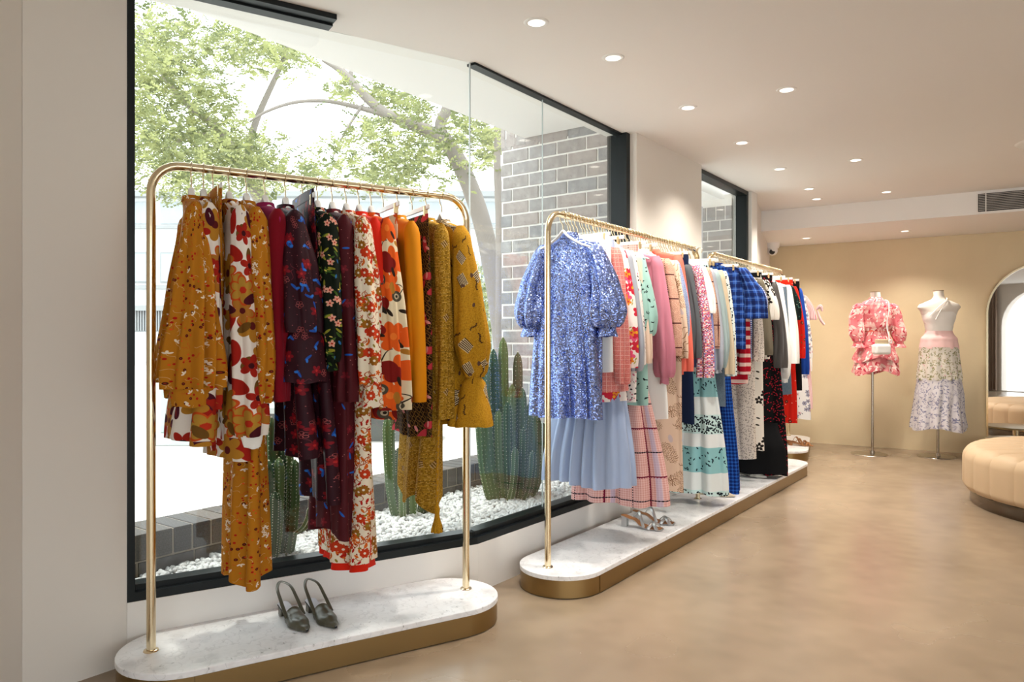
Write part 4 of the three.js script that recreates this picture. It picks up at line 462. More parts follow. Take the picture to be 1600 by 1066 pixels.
// ---- second plinth: pastel rail (a) and red rail (b). e: right-hand edge of the garment in the photograph
{ const HG = 'white hangers on the second plinth', GA = 'pastel clothes on the second rack', GB = 'red, black and white clothes on the third rail';
  const used = []; const place = (fr, G) => (e, u, fn, cnt) => { const s = fr.sAt(e, u); used.push(s); garment(fr, s, { group: G, hgroup: HG, ...fn((py, n = 0.2) => fr.yAt(s, n, py)) }); };
  const a = place(R2, GA), b = place(R2, GB), c = place(R3, 'clothes on the far rack');
  const S = (end, o = {}) => ({ end, out: 0.05, prof: cone(0.042, 0.042, 0.036, 0.034), pl: 4, amp: 0.007, ...o });
  { const s = 0.19, y = (py, n = 0) => R2.yAt(s, n, py); used.push(s);
    garment(R2, s, { group: GA, hgroup: HG, name: 'sequin_dress', label: 'shimmering blue sequin dress with puffed sleeves at the front of the second rack', short: 'blue sequin dress', cat: 'dress', fab: Fb.sequin, hw: 0.165, hem: y(652), hemHW: 0.185, hemB: 0.07, midB: 0.055, pl: 9, amp: 0.013, wave: 0.004, yaw: 10, collarH: 0.026, drop: 0.11, sleeve: { end: y(512), prof: [[0, 0.02, 0.03], [0.1, 0.05, 0.045], [0.5, 0.06, 0.062], [0.82, 0.072, 0.08], [0.94, 0.06, 0.066], [1, 0.036, 0.045]], out: 0.075, pl: 7, amp: 0.009, cuff: [0.045, 1.0, 1.2] } }); }
  a(978, 0.235, (y) => ({ name: 'tweed_dress', label: 'coral checked tweed dress with sleeves just behind the blue sequin dress', short: 'coral tweed dress', cat: 'dress', fab: Fb.coralTweed, hw: 0.2, hem: y(612), hemHW: 0.23, hemB: 0.04, pl: 4, amp: 0.008, yaw: 8, lining: [Fb.floralRed, 0.05], sleeve: S(y(600), { out: 0.04, left: y(590) }) }));
  a(956, 0.17, (y) => ({ name: 'camisole', label: 'small white top hanging from clips behind the sequin dress', cat: 'top', kind: 'clip', fab: Fb.pure, waist: 0.17, hem: y(580, 0.1), hemHW: 0.18, hemB: 0.02, pl: 3, amp: 0.004 }));
  a(986, 0.23, (y) => ({ name: 'blouse', label: 'white blouse with red and orange flowers next to the coral tweed', cat: 'blouse', fab: Fb.floralRed, hw: 0.2, hem: y(600), hemHW: 0.2, hemB: 0.025, pl: 4, amp: 0.006, sleeve: S(y(575)) }));
  a(1000, 0.26, (y) => ({ name: 'tulle_skirt', label: 'pale blue pleated tulle skirt hanging below the sequin dress', cat: 'skirt', kind: 'clip', fab: Fb.tulle, waist: 0.11, midHW: 0.15, hem: y(758, 0.24), hemHW: 0.265, hemB: 0.1, midB: 0.03, cx: -0.09, pl: 17, amp: 0.013, wave: 0.01, yaw: 0 }));
  a(996, 0.24, (y) => ({ name: 'blouse', label: 'silver grey satin blouse with gathered cuffs', cat: 'blouse', fab: Fb.silver, hw: 0.2, hem: y(540), hemHW: 0.2, hemB: 0.022, pl: 4, amp: 0.006, sleeve: S(y(580), { prof: balloon(0.035, 0.02) }) }));
  a(1003, 0.24, (y) => ({ name: 'blouse', label: 'cream blouse with small black and pink flowers', cat: 'blouse', fab: Fb.bwPink, hw: 0.2, hem: y(630), hemHW: 0.2, hemB: 0.025, pl: 4, amp: 0.006, sleeve: S(y(570)) }));
  a(1013, 0.245, (y) => ({ name: 'jumper', label: 'fluffy peach jumper with soft sleeves', cat: 'jumper', fab: Fb.fluffy, hw: 0.2, hem: y(520), hemHW: 0.2, hemB: 0.025, pl: 12, amp: 0.004, sleeve: S(y(568), { pl: 9, amp: 0.006, prof: cone(0.03, 0.036, 0.03) }) }));
  a(1019, 0.245, (y) => ({ name: 'dress', label: 'mint green dress with black brush marks', cat: 'dress', fab: Fb.mint, hw: 0.2, hem: y(632), hemHW: 0.21, hemB: 0.035, pl: 5, amp: 0.01, sleeve: S(y(525), { prof: balloon(0.05, 0.03) }) }));
  a(1030, 0.255, (y) => ({ name: 'skirt', label: 'long pink windowpane check skirt with dark red lines', cat: 'skirt', kind: 'clip', fab: Fb.plaidPink, waist: 0.12, midHW: 0.14, hem: y(790, 0.2), hemHW: 0.26, hemB: 0.09, pl: 6, amp: 0.02, wave: 0.004, yaw: 6 }));
  a(1041, 0.235, (y) => ({ name: 'skirt', label: 'short white straight skirt above the long pink check skirt', cat: 'skirt', kind: 'clip', fab: Fb.pure, top: y(430), waist: 0.17, hem: y(656), hemHW: 0.235, hemB: 0.02, pl: 2, amp: 0.003, yaw: 6 }));
  a(1044, 0.255, (y) => ({ name: 'sweatshirt', label: 'plain dusty pink sweatshirt with full sleeves', cat: 'sweatshirt', fab: Fb.mauve, hw: 0.21, hem: y(560), hemHW: 0.2, hemB: 0.035, pl: 4, amp: 0.008, yaw: 4, sleeve: S(y(590), { prof: balloon(0.06, 0.032), amp: 0.009, cuff: [0.035, 0.95, 0.9] }) }));
  a(1060, 0.24, (y) => ({ name: 'tweed_jacket', label: 'pink-brown tweed jacket with dark check lines', cat: 'jacket', fab: Fb.tweedPlaid, hw: 0.2, hem: y(570), hemHW: 0.2, hemB: 0.03, pl: 3, amp: 0.006, sleeve: S(y(556), { pl: 2, amp: 0.005 }) }));
  a(1069, 0.23, (y) => ({ name: 'maxi_dress', label: 'beige maxi dress with brown foliage print', cat: 'dress', fab: Fb.toile, hw: 0.2, hem: y(766, 0.18), hemHW: 0.23, hemB: 0.06, pl: 6, amp: 0.014, wave: 0.01, sleeve: S(y(560)) }));
  a(1071, 0.24, (y) => ({ name: 'tweed_jacket', label: 'light blue tweed jacket with dotted lines', cat: 'jacket', fab: Fb.blueDots, hw: 0.2, hem: y(560), hemHW: 0.2, hemB: 0.022, pl: 3, amp: 0.005, sleeve: S(y(525)) }));
  a(1076, 0.235, (y) => ({ name: 'shirt', label: 'coral red shirt with long straight front', cat: 'shirt', fab: Fb.coral, hw: 0.205, drop: 0.085, hem: y(585), hemHW: 0.2, hemB: 0.025, pl: 3, amp: 0.006, sleeve: S(y(580), { prof: cone(0.03, 0.026, 0.024) }) }));
  a(1083, 0.2, (y) => ({ name: 'skirt', label: 'navy denim skirt clipped above the coral shirt', cat: 'skirt', kind: 'clip', fab: Fb.navy, waist: 0.17, hem: y(662), hemHW: 0.2, hemB: 0.025, pl: 4, amp: 0.006 }));
  a(1093, 0.24, (y) => ({ name: 'jumper', label: 'charcoal grey knitted jumper', cat: 'jumper', fab: Fb.greyKnit, hw: 0.19, hem: y(570), hemHW: 0.19, hemB: 0.022, pl: 3, amp: 0.004, sleeve: S(y(560), { prof: cone(0.026, 0.024, 0.02) }) }));
  a(1107, 0.25, (y) => ({ name: 'tweed_jacket', label: 'multicoloured pink and white bouclé tweed jacket', cat: 'jacket', fab: Fb.multiTweed, hw: 0.21, hem: y(560), hemHW: 0.2, hemB: 0.03, pl: 3, amp: 0.006, sleeve: S(y(590), { prof: cone(0.045, 0.045, 0.045, 0.036) }) }));
  a(1110, 0.23, (y) => ({ name: 't_shirt', label: 'white t-shirt with short sleeves beside the bouclé jacket', cat: 't-shirt', fab: Fb.pure, hw: 0.2, hem: y(540), hemHW: 0.2, hemB: 0.02, pl: 3, amp: 0.005, sleeve: S(y(490)) }));
  a(1114, 0.235, (y) => ({ name: 'cardigan', label: 'lilac blue cardigan beside the white t-shirt', cat: 'cardigan', fab: Fb.lilac, hw: 0.2, hem: y(575), hemHW: 0.2, hemB: 0.02, pl: 3, amp: 0.005, sleeve: S(y(580), { prof: cone(0.026, 0.024, 0.02) }) }));
  a(1118, 0.235, (y) => ({ name: 'tweed_jacket', label: 'second, narrower pink check tweed jacket', cat: 'jacket', fab: Fb.tweedPlaid, hw: 0.2, hem: y(560), hemHW: 0.2, hemB: 0.02, pl: 3, amp: 0.005, sleeve: S(y(545), { prof: cone(0.026, 0.026, 0.024) }) }));
  a(1125, 0.24, (y) => ({ name: 'blouse', label: 'shiny pale grey blouse with balloon sleeves', cat: 'blouse', fab: Fb.silver, hw: 0.2, hem: y(560), hemHW: 0.2, hemB: 0.025, pl: 4, amp: 0.006, sleeve: S(y(578), { prof: balloon(0.045, 0.028), cuff: [0.02, 0.9, 1.0] }) }));
  a(1132, 0.24, (y) => ({ name: 'blouse', label: 'grey-green satin blouse beside the shiny grey one', cat: 'blouse', fab: Fb.mintGrey, hw: 0.2, hem: y(570), hemHW: 0.2, hemB: 0.022, pl: 4, amp: 0.006, sleeve: S(y(575), { prof: balloon(0.035, 0.024) }) }));
  a(1124, 0.2, (y) => ({ name: 'maxi_dress', label: 'maxi dress patched in mint, white and black speckled bands', cat: 'dress', fab: Fb.patchMint, kind: 'clip', waist: 0.12, midHW: 0.14, hem: y(772, 0.16), hemHW: 0.25, hemB: 0.08, pl: 7, amp: 0.016, yaw: 4 }));
  a(1137, 0.23, (y) => ({ name: 'skirt', label: 'grey-blue denim mini skirt on clips', cat: 'skirt', kind: 'clip', fab: Fb.denim, top: y(440), waist: 0.18, hem: y(634), hemHW: 0.22, hemB: 0.022, pl: 2, amp: 0.004 }));
  a(1139, 0.235, (y) => ({ name: 'cardigan', label: 'thin beige cardigan at the end of the pastel rail', cat: 'cardigan', fab: Fb.beige, hw: 0.2, hem: y(580), hemHW: 0.2, hemB: 0.018, pl: 3, amp: 0.004, sleeve: S(y(585), { prof: cone(0.02, 0.02, 0.018) }) }));
  a(1146, 0.24, (y) => ({ name: 'blouse', label: 'white blouse with black dots at the end of the pastel rail', cat: 'blouse', fab: Fb.bwDots, hw: 0.2, hem: y(560), hemHW: 0.2, hemB: 0.02, pl: 3, amp: 0.005, sleeve: S(y(588), { prof: cone(0.03, 0.03, 0.028) }) }));
  // red, black and white rail
  b(1153, 0.17, (y) => ({ name: 'maxi_skirt', label: 'sheer royal blue check maxi skirt', cat: 'skirt', kind: 'clip', fab: Fb.sheerBlue, waist: 0.09, midHW: 0.1, hem: y(772, 0.17), hemHW: 0.19, hemB: 0.06, pl: 6, amp: 0.012, wave: 0.02 }));
  b(1175, 0.265, (y) => ({ name: 'shirt', label: 'short-sleeved blue checked shirt at the start of the red rail', cat: 'shirt', fab: Fb.bluePlaid, hw: 0.22, drop: 0.075, hem: y(545), hemHW: 0.21, hemB: 0.03, pl: 3, amp: 0.006, yaw: 6, sleeve: S(y(498), { out: 0.1, prof: [[0, 0.02, 0.03], [0.1, 0.045, 0.04], [0.6, 0.055, 0.07], [1, 0.055, 0.08]] }) }));
  b(1172, 0.215, (y) => ({ name: 'knit_dress', label: 'red knitted dress with pink stripes', cat: 'dress', fab: Fb.redStripe, hw: 0.19, hem: y(600), hemHW: 0.19, hemB: 0.03, pl: 3, amp: 0.005, sleeve: S(y(585), { out: 0.02, prof: cone(0.05, 0.055, 0.055) }) }));
  b(1187, 0.25, (y) => ({ name: 'shirt', label: 'navy and white gingham shirt', cat: 'shirt', fab: Fb.gingham, hw: 0.2, hem: y(560), hemHW: 0.2, hemB: 0.022, pl: 3, amp: 0.005, sleeve: S(y(484), { out: 0.08, prof: cone(0.05, 0.05, 0.05, 0.05) }) }));
  b(1186, 0.225, (y) => ({ name: 'maxi_dress', label: 'off-white maxi dress with tiny dark specks', cat: 'dress', fab: Fb.speckle, hw: 0.2, hem: y(716, 0.1), hemHW: 0.19, hemB: 0.045, pl: 5, amp: 0.01, sleeve: S(y(565)) }));
  b(1201, 0.235, (y) => ({ name: 'jacket', label: 'olive grey jacket on the red rail', cat: 'jacket', fab: Fb.olive, hw: 0.2, hem: y(562), hemHW: 0.2, hemB: 0.035, pl: 2, amp: 0.004, sleeve: S(y(555), { pl: 2 }) }));
  b(1190, 0.16, (y) => ({ name: 'maxi_skirt', label: 'black skirt with long white panel and black flowers', cat: 'skirt', kind: 'clip', fab: Fb.blackFl, band: Fb.black, waist: 0.16, hem: y(703, 0.15), hemHW: 0.17, hemB: 0.05, pl: 4, amp: 0.01 }));
  b(1212, 0.245, (y) => ({ name: 'blouse', label: 'white blouse with black flowers and half sleeves', cat: 'blouse', fab: Fb.blackFl, hw: 0.2, hem: y(560), hemHW: 0.2, hemB: 0.022, pl: 3, amp: 0.005, sleeve: S(y(500), { out: 0.06 }) }));
  b(1224, 0.245, (y) => ({ name: 'coat', label: 'dark grey satin coat', cat: 'coat', fab: Fb.darkSatin, hw: 0.2, hem: y(560), hemHW: 0.2, hemB: 0.03, pl: 3, amp: 0.006, sleeve: S(y(575), { prof: cone(0.05, 0.06, 0.055, 0.04) }) }));
  b(1214, 0.2, (y) => ({ name: 'maxi_dress', label: 'long black dress with fine red dots and flared hem', cat: 'dress', kind: 'clip', fab: Fb.blackRed, waist: 0.16, hem: y(740, 0.2), hemHW: 0.3, hemB: 0.07, cz: -0.02, pl: 5, amp: 0.012, tilt: -0.06, extra: (t) => part('train', loft([[-1.28, 0.22, 0.05, -0.06, 0.0], [-1.5, 0.31, 0.085, -0.1, -0.02], [-1.68, 0.32, 0.09, -0.1, -0.02]], { W: 60, N: 14, even: true, fold: pleats(6, 0.012, 9, 0), drop: 0.006 }), Fb.black, t) }));
  b(1230, 0.24, (y) => ({ name: 'blouse', label: 'white blouse with satin gathered cuff', cat: 'blouse', fab: Fb.pure, hw: 0.2, hem: y(560), hemHW: 0.2, hemB: 0.025, pl: 4, amp: 0.006, sleeve: S(y(592), { prof: balloon(0.055, 0.035), cuff: [0.03, 1.0, 0.9] }) }));
  b(1238, 0.23, (y) => ({ name: 'skirt', label: 'light grey denim skirt under the white shirt', cat: 'skirt', kind: 'clip', fab: Fb.denim, top: y(450), waist: 0.18, hem: y(617), hemHW: 0.22, hemB: 0.025, pl: 2, amp: 0.004 }));
  b(1244, 0.24, (y) => ({ name: 'shirt', label: 'plain white straight shirt on the red rail', cat: 'shirt', fab: Fb.pure, hw: 0.205, hem: y(570), hemHW: 0.2, hemB: 0.03, pl: 3, amp: 0.005, sleeve: S(y(568), { prof: cone(0.05, 0.055, 0.055, 0.036) }) }));
  b(1247, 0.235, (y) => ({ name: 'blouse', label: 'black and green leaf print blouse', cat: 'blouse', fab: Fb.greenBlack, hw: 0.2, hem: y(520), hemHW: 0.2, hemB: 0.02, pl: 3, amp: 0.005, sleeve: S(y(500)) }));
  b(1244, 0.2, (y) => ({ name: 'maxi_skirt', label: 'long red floral skirt on the red rail', cat: 'skirt', kind: 'clip', fab: Fb.redFl, band: Fb.red, waist: 0.17, hem: y(662), hemHW: 0.2, hemB: 0.06, pl: 5, amp: 0.012 }));
  b(1254, 0.24, (y) => ({ name: 'blouse', label: 'bright red blouse with small flowers', cat: 'blouse', fab: Fb.redFl, hw: 0.2, hem: y(540), hemHW: 0.2, hemB: 0.03, pl: 3, amp: 0.006, sleeve: S(y(560)) }));
  b(1257, 0.215, (y) => ({ name: 'trousers', label: 'black trousers at the far end of the red rail', cat: 'trousers', kind: 'clip', fab: Fb.black, part: 'leg_panel', waist: 0.17, hem: y(610), hemHW: 0.19, hemB: 0.025, pl: 3, amp: 0.004 }));
  // far rack
  c(1262, 0.24, (y) => ({ name: 'coat', label: 'royal blue coat on the far rack', cat: 'coat', fab: Fb.royal, hw: 0.2, hem: y(580), hemHW: 0.2, hemB: 0.04, pl: 3, amp: 0.005, sleeve: S(y(585)) }));
  garment(R3, 0.3, { group: 'clothes on the far rack', hgroup: HG, name: 'dress', label: 'pale dress with grey and pink flowers on the far rack', cat: 'dress', fab: Fb.greyFl, hw: 0.2, hem: R3.yAt(0.3, 0.2, 655), hemHW: 0.23, hemB: 0.06, pl: 5, amp: 0.01, sleeve: S(R3.yAt(0.3, 0.2, 560)) });
  garment(R3, 0.45, { group: 'clothes on the far rack', hgroup: HG, name: 'dress', label: 'pink striped dress with a bow on the far rack', cat: 'dress', fab: Fb.pinkStripe, hw: 0.21, hem: R3.yAt(0.45, 0.2, 638), hemHW: 0.26, hemB: 0.06, pl: 5, amp: 0.01, sleeve: S(R3.yAt(0.45, 0.2, 500), { out: 0.08 }), extra: (t) => { const k = part('bow', limb([V(0, -0.3, 0.3), V(0, -0.27, 0.34), V(0, -0.32, 0.36)], [0.01, 0.025, 0.008], 10), Fb.pinkStripe, t); part('ribbon_tail', limb([V(0, -0.31, 0.31), V(0, -0.4, 0.34), V(0, -0.46, 0.38)], [0.008, 0.014, 0.012], 8), Fb.pinkStripe, k); } });
  garment(R3, 0.62, { group: 'clothes on the far rack', hgroup: HG, name: 'jacket', label: 'white jacket at the back of the far rack', cat: 'jacket', fab: Fb.white, hw: 0.2, hem: R3.yAt(0.62, 0.2, 590), hemHW: 0.2, hemB: 0.04, pl: 3, amp: 0.005, sleeve: S(R3.yAt(0.62, 0.2, 580)) });
  // more hangers packed along the rails
  const free = []; for (let s = 0.14; s < 3.83; s += 0.036) { if (s > 1.78 && s < 2.22) continue; if (used.every((u) => Math.abs(u - s) > 0.016)) { free.push(s); used.push(s); } }
  free.forEach((s) => hangerAt(R2, s, 'arm', 0.17, 'spare white hanger packed between the clothes on the second plinth', 'spare hangers on the second plinth', (Math.sin(s * 91) * 4) * D));
}
// ---------------------------------------------------------------- mannequins and what they wear
function mannequin(X, Z, label, off, yaw) {
  const t = thing('mannequin', label, 'mannequin', 'headless display mannequins'); t.position.copy(world(X, 0, Z)); t.rotation.y = PSI + yaw * D;
  part('base_plate', new THREE.LatheGeometry([[0, 0.012], [0.17, 0.01], [0.18, 0.004], [0.18, 0]].map((p) => new THREE.Vector2(...p)), 48), M.steel, t);
  part('pole', cyl(0.0135, 0.0135, 1.0, 18, off * 0.5, 0.51, 0), M.steel, t); part('collar', cyl(0.022, 0.026, 0.03, 18, off * 0.5, 0.025, 0), M.steel, t);
  const b = part('torso', loft([[1.715, 0.05, 0.047, off - 0.005], [1.66, 0.05, 0.048, off], [1.63, 0.056, 0.07, off], [1.605, 0.068, 0.13, off], [1.575, 0.075, 0.19, off], [1.55, 0.08, 0.203, off], [1.5, 0.09, 0.172, off], [1.44, 0.1, 0.15, off], [1.3, 0.085, 0.117, off], [1.22, 0.1, 0.14, off], [1.1, 0.11, 0.165, off], [0.98, 0.09, 0.14, off]], { W: 48, N: 60, even: true }), M.mannequin, t);
  part('neck_cap', cyl(0.05, 0.05, 0.008, 28, off - 0.005, 1.719, 0), std({ color: RGB(0.3, 0.22, 0.15), roughness: 0.5 }), b);
  return t;
}
function dressFrom(name, label, cat, at, fn) { const t = thing(name, label, cat); t.position.copy(at.position); t.rotation.y = at.rotation.y; fn(t); return t; }
{ const o = 0.075, m = mannequin(3.783, 7.797, 'headless white mannequin on a steel stand wearing the pink mini dress', o, 8);
  dressFrom('mini_dress', 'pink and white tie-dye mini dress with puffed sleeves on the left mannequin', 'dress', m, (t) => {
    part('bodice', loft([[1.645, 0.062, 0.075, o], [1.61, 0.078, 0.145, o], [1.575, 0.088, 0.2, o], [1.52, 0.1, 0.19, o], [1.44, 0.118, 0.172, o], [1.36, 0.12, 0.17, o], [1.305, 0.1, 0.135, o]], { W: 64, N: 40, even: true, fold: pleats(7, 0.008, 3, 0.3) }), Fb.pinkDye, t);
    part('belt', loft([[1.315, 0.1, 0.133, o], [1.29, 0.1, 0.133, o]], { W: 40, N: 3, even: true }), Fb.coral, t);
    part('skirt', loft([[1.3, 0.1, 0.132, o], [1.15, 0.14, 0.19, o], [1.0, 0.16, 0.215, o]], { W: 64, N: 20, even: true, fold: pleats(9, 0.012, 5, 0.1) }), Fb.pinkDye, t);
    part('ruffle', loft([[1.13, 0.15, 0.195, o], [1.0, 0.18, 0.235, o]], { W: 90, N: 10, even: true, drop: 0.03, fold: pleats(14, 0.014, 6, 0) }), Fb.pinkDye, t);
    part('ruffle', loft([[1.02, 0.165, 0.215, o], [0.865, 0.19, 0.235, o]], { W: 90, N: 12, even: true, drop: 0.03, fold: pleats(13, 0.016, 7, 0) }), Fb.pinkDye, t);
    for (const s of [-1, 1]) { const sl = part('sleeve', loft([[1.6, 0.03, 0.03, o + s * 0.18], [1.57, 0.066, 0.052, o + s * 0.2], [1.45, 0.075, 0.068, o + s * 0.225], [1.28, 0.075, 0.072, o + s * 0.24, 0.03], [1.2, 0.05, 0.05, o + s * 0.235, 0.05]], { W: 48, N: 24, even: true, fold: pleats(7, 0.009, 8 + s, 0.1) }), Fb.pinkDye, t); part('cuff', loft([[1.205, 0.05, 0.05, o + s * 0.235, 0.05], [1.185, 0.04, 0.04, o + s * 0.235, 0.05], [1.13, 0.06, 0.06, o + s * 0.235, 0.055]], { W: 48, N: 8, even: true, fold: pleats(9, 0.008, 9, 0) }), Fb.pinkDye, sl); }
    part('collar', loft([[1.665, 0.056, 0.06, o], [1.64, 0.064, 0.076, o]], { W: 40, N: 4, even: true }), Fb.pinkDye, t);
  });
  dressFrom('handbag', 'small white box handbag with strap hanging across the pink dress', 'handbag', m, (t) => { const y = 1.115, z = 0.24, x = o - 0.1;
    part('body', rbox(0.18, 0.11, 0.09, 0.03, 4).translate(x, y, z), M.white, t); part('flap', rbox(0.14, 0.05, 0.03, 0.01).translate(x + 0.01, y + 0.078, z - 0.01), std({ color: RGB(0.55, 0.42, 0.26), roughness: 0.6 }), t);
    part('strap', limb([V(x + 0.08, y + 0.03, z), V(x + 0.1, y + 0.12, z - 0.02), V(o + 0.03, 1.36, 0.14), V(o + 0.07, 1.52, 0.115), V(o + 0.1, 1.615, 0.06), V(o + 0.1, 1.63, 0), V(o + 0.09, 1.6, -0.07)], [0.012, 0.009, 0.009, 0.009, 0.009, 0.009, 0.009], 8, 40, 0.35), M.white, t);
    part('strap_knot', new THREE.TorusGeometry(0.016, 0.008, 8, 16).translate(x + 0.1, y + 0.08, z), M.white, t); });
}
{ const o = 0.02, m = mannequin(4.4, 7.624, 'headless white mannequin on a steel stand wearing the long tiered skirt', o, -14);
  dressFrom('halter_top', 'cream halter top with crossed strap on the right mannequin', 'top', m, (t) => {
    part('body', loft([[1.5, 0.094, 0.165, o], [1.44, 0.104, 0.156, o], [1.36, 0.095, 0.133, o], [1.29, 0.09, 0.122, o]], { W: 48, N: 16, even: true }), Fb.white, t);
    part('strap', limb([V(o - 0.11, 1.46, 0.095), V(o - 0.04, 1.54, 0.098), V(o + 0.05, 1.625, 0.075), V(o + 0.06, 1.645, 0.03)], [0.012, 0.01, 0.008, 0.006], 8, 24, 0.4), Fb.white, t); part('strap', limb([V(o - 0.06, 1.42, 0.105), V(o - 0.01, 1.52, 0.1), V(o + 0.06, 1.615, 0.078)], [0.012, 0.01, 0.008], 8, 20, 0.4), Fb.white, t); });
  dressFrom('tiered_skirt', 'long tiered skirt in blush, leaf green and lavender on the right mannequin', 'skirt', m, (t) => {
    part('waistband', loft([[1.305, 0.094, 0.126, o], [1.275, 0.098, 0.132, o]], { W: 40, N: 4, even: true }), Fb.blush, t);
    part('yoke', loft([[1.278, 0.1, 0.134, o], [1.22, 0.125, 0.17, o], [1.12, 0.135, 0.182, o]], { W: 60, N: 12, even: true, fold: pleats(10, 0.005, 2, 0.1) }), Fb.blush, t);
    part('green_tier', loft([[1.135, 0.138, 0.184, o], [0.8, 0.16, 0.205, o]], { W: 96, N: 16, even: true, fold: pleats(13, 0.012, 3, 0) }), Fb.leafSkirt, t);
    part('lavender_tier', loft([[0.815, 0.162, 0.206, o], [0.6, 0.18, 0.222, o], [0.29, 0.2, 0.24, o]], { W: 110, N: 20, even: true, drop: 0.02, fold: pleats(12, 0.028, 4, 0) }), Fb.lavSkirt, t); });
}
// ---------------------------------------------------------------- ottoman, side table, mirror, curtain
{ const t = thing('ottoman', 'large round tan leather ottoman with channel stitching at the right edge', 'ottoman'); t.position.copy(world(4.35, 0, 5.1));
  const R = 1.05, N = 30, prof = []; prof.push([R - 0.09, 0.085], [R - 0.02, 0.1], [R, 0.14], [R, 0.32]); for (let i = 1; i <= 8; i++) { const a = i / 8 * Math.PI / 2; prof.push([R - 0.1 + 0.1 * Math.cos(a), 0.32 + 0.1 * Math.sin(a)]); } prof.push([R - 0.25, 0.425], [R - 0.38, 0.425]);
  const rows = [], da = Math.PI * 2 / N; for (const [r, y] of prof) { const row = []; for (let j = 0; j <= 10; j++) { const f = j / 10, q = 1 - Math.pow(Math.abs(f * 2 - 1), 6), a = f * da, rr = r + 0.01 * (q - 1); row.push([Math.cos(a) * rr, y - (y > 0.4 ? 0.012 * (1 - q) : 0), Math.sin(a) * rr]); } rows.push(row); }
  const g = skin(rows); for (let i = 0; i < N; i++) { const m = part('cushion_panel', g, M.leather, t); m.rotation.y = i * da; }
  part('seat_top', new THREE.LatheGeometry([[0, 0.43], [0.4, 0.43], [0.64, 0.428], [R - 0.365, 0.422], [R - 0.35, 0.39]].map((p) => new THREE.Vector2(...p)), 64), M.leather, t);
  part('metal_base', new THREE.LatheGeometry([[0.99, 0.09], [1.0, 0.085], [1.0, 0.0], [0.97, 0.0]].map((p) => new THREE.Vector2(...p)), 80), M.bronze, t);
}
{ const t = thing('side_table', 'low round brass table between the ottoman and the mirror', 'table'); t.position.copy(world(4.86, 0, 7.02)); part('table_top', cyl(0.3, 0.3, 0.018, 48, 0, 0.25, 0), std({ color: RGB(0.42, 0.34, 0.2), metalness: 1, roughness: 0.3 }), t); part('pedestal', cyl(0.03, 0.03, 0.24, 20, 0, 0.125, 0), M.brass, t); part('foot', cyl(0.2, 0.2, 0.014, 40, 0, 0.007, 0), M.brass, t); }
{ const t = thing('arched_mirror', 'tall arched mirror in a thin gold frame against the back wall', 'mirror'), s0 = WB.sAt(1541, 0.03), R = 0.52, H = 1.49; WB.put(t, s0 + R, 0, 0.012);
  const arch = (r, y0) => { const sh = new THREE.Shape(); sh.moveTo(-r, y0); sh.lineTo(-r, H); for (let i = 1; i < 32; i++) { const a = Math.PI - i / 32 * Math.PI; sh.lineTo(r * Math.cos(a), H + r * Math.sin(a)); } sh.lineTo(r, H); sh.lineTo(r, y0); sh.closePath(); return sh; };
  const ring = arch(R, 0); ring.holes.push(new THREE.Path(arch(R - 0.018, 0.018).getPoints())); part('frame', new THREE.ExtrudeGeometry(ring, { depth: 0.03, bevelEnabled: false }), M.brass, t);
  part('mirror_glass', new THREE.ExtrudeGeometry(arch(R - 0.018, 0.018), { depth: 0.006, bevelEnabled: false }).translate(0, 0, 0.008), M.mirror, t); }
{ const rows = []; for (let i = 0; i <= 20; i++) { const row = []; for (let j = 0; j <= 60; j++) { const u = j / 60; row.push([10.15 + u * 0.45, lerp(2.5, 0.02, i / 20), 0.09 + 0.035 * Math.sin(u * 38)]); } rows.push(row); } const m = tagMesh('curtain', skin(rows), std({ color: RGB(0.3, 0.22, 0.17), roughness: 0.95 }), 'brown pleated curtain beside the arched doorway, seen in the mirror', 'curtain'); WF.put(m); }
// ---------------------------------------------------------------- shoes
function shoeBase(heelH, toe) { // outline along the foot: t, half width, height of the sole
  const K = toe === 'point' ? [[0, 0.012, heelH], [0.05, 0.024, heelH], [0.3, 0.025, heelH * 0.75], [0.55, 0.034, heelH * 0.18], [0.68, 0.038, 0.003], [0.85, 0.024, 0.003], [0.95, 0.01, 0.004], [1, 0.004, 0.005]] : [[0, 0.014, heelH], [0.05, 0.026, heelH], [0.3, 0.027, heelH * 0.78], [0.55, 0.036, heelH * 0.22], [0.7, 0.041, 0.004], [0.92, 0.038, 0.004], [1, 0.03, 0.004]];
  return (t) => keyedSmooth(K, t);
}
function plate(base, L, thick, lift, t0 = 0, t1 = 1) { const rows = []; for (let i = 0; i <= 28; i++) { const t = lerp(t0, t1, i / 28), [w, h] = base(t), row = []; for (let j = 0; j <= 16; j++) { const a = j / 16 * 6.28318; row.push([Math.cos(a) * w, h + lift + (Math.sin(a) > 0 ? thick : 0) * Math.min(1, Math.abs(Math.sin(a)) * 3), t * L]); } rows.push(row); } return skin(rows, null, true); }
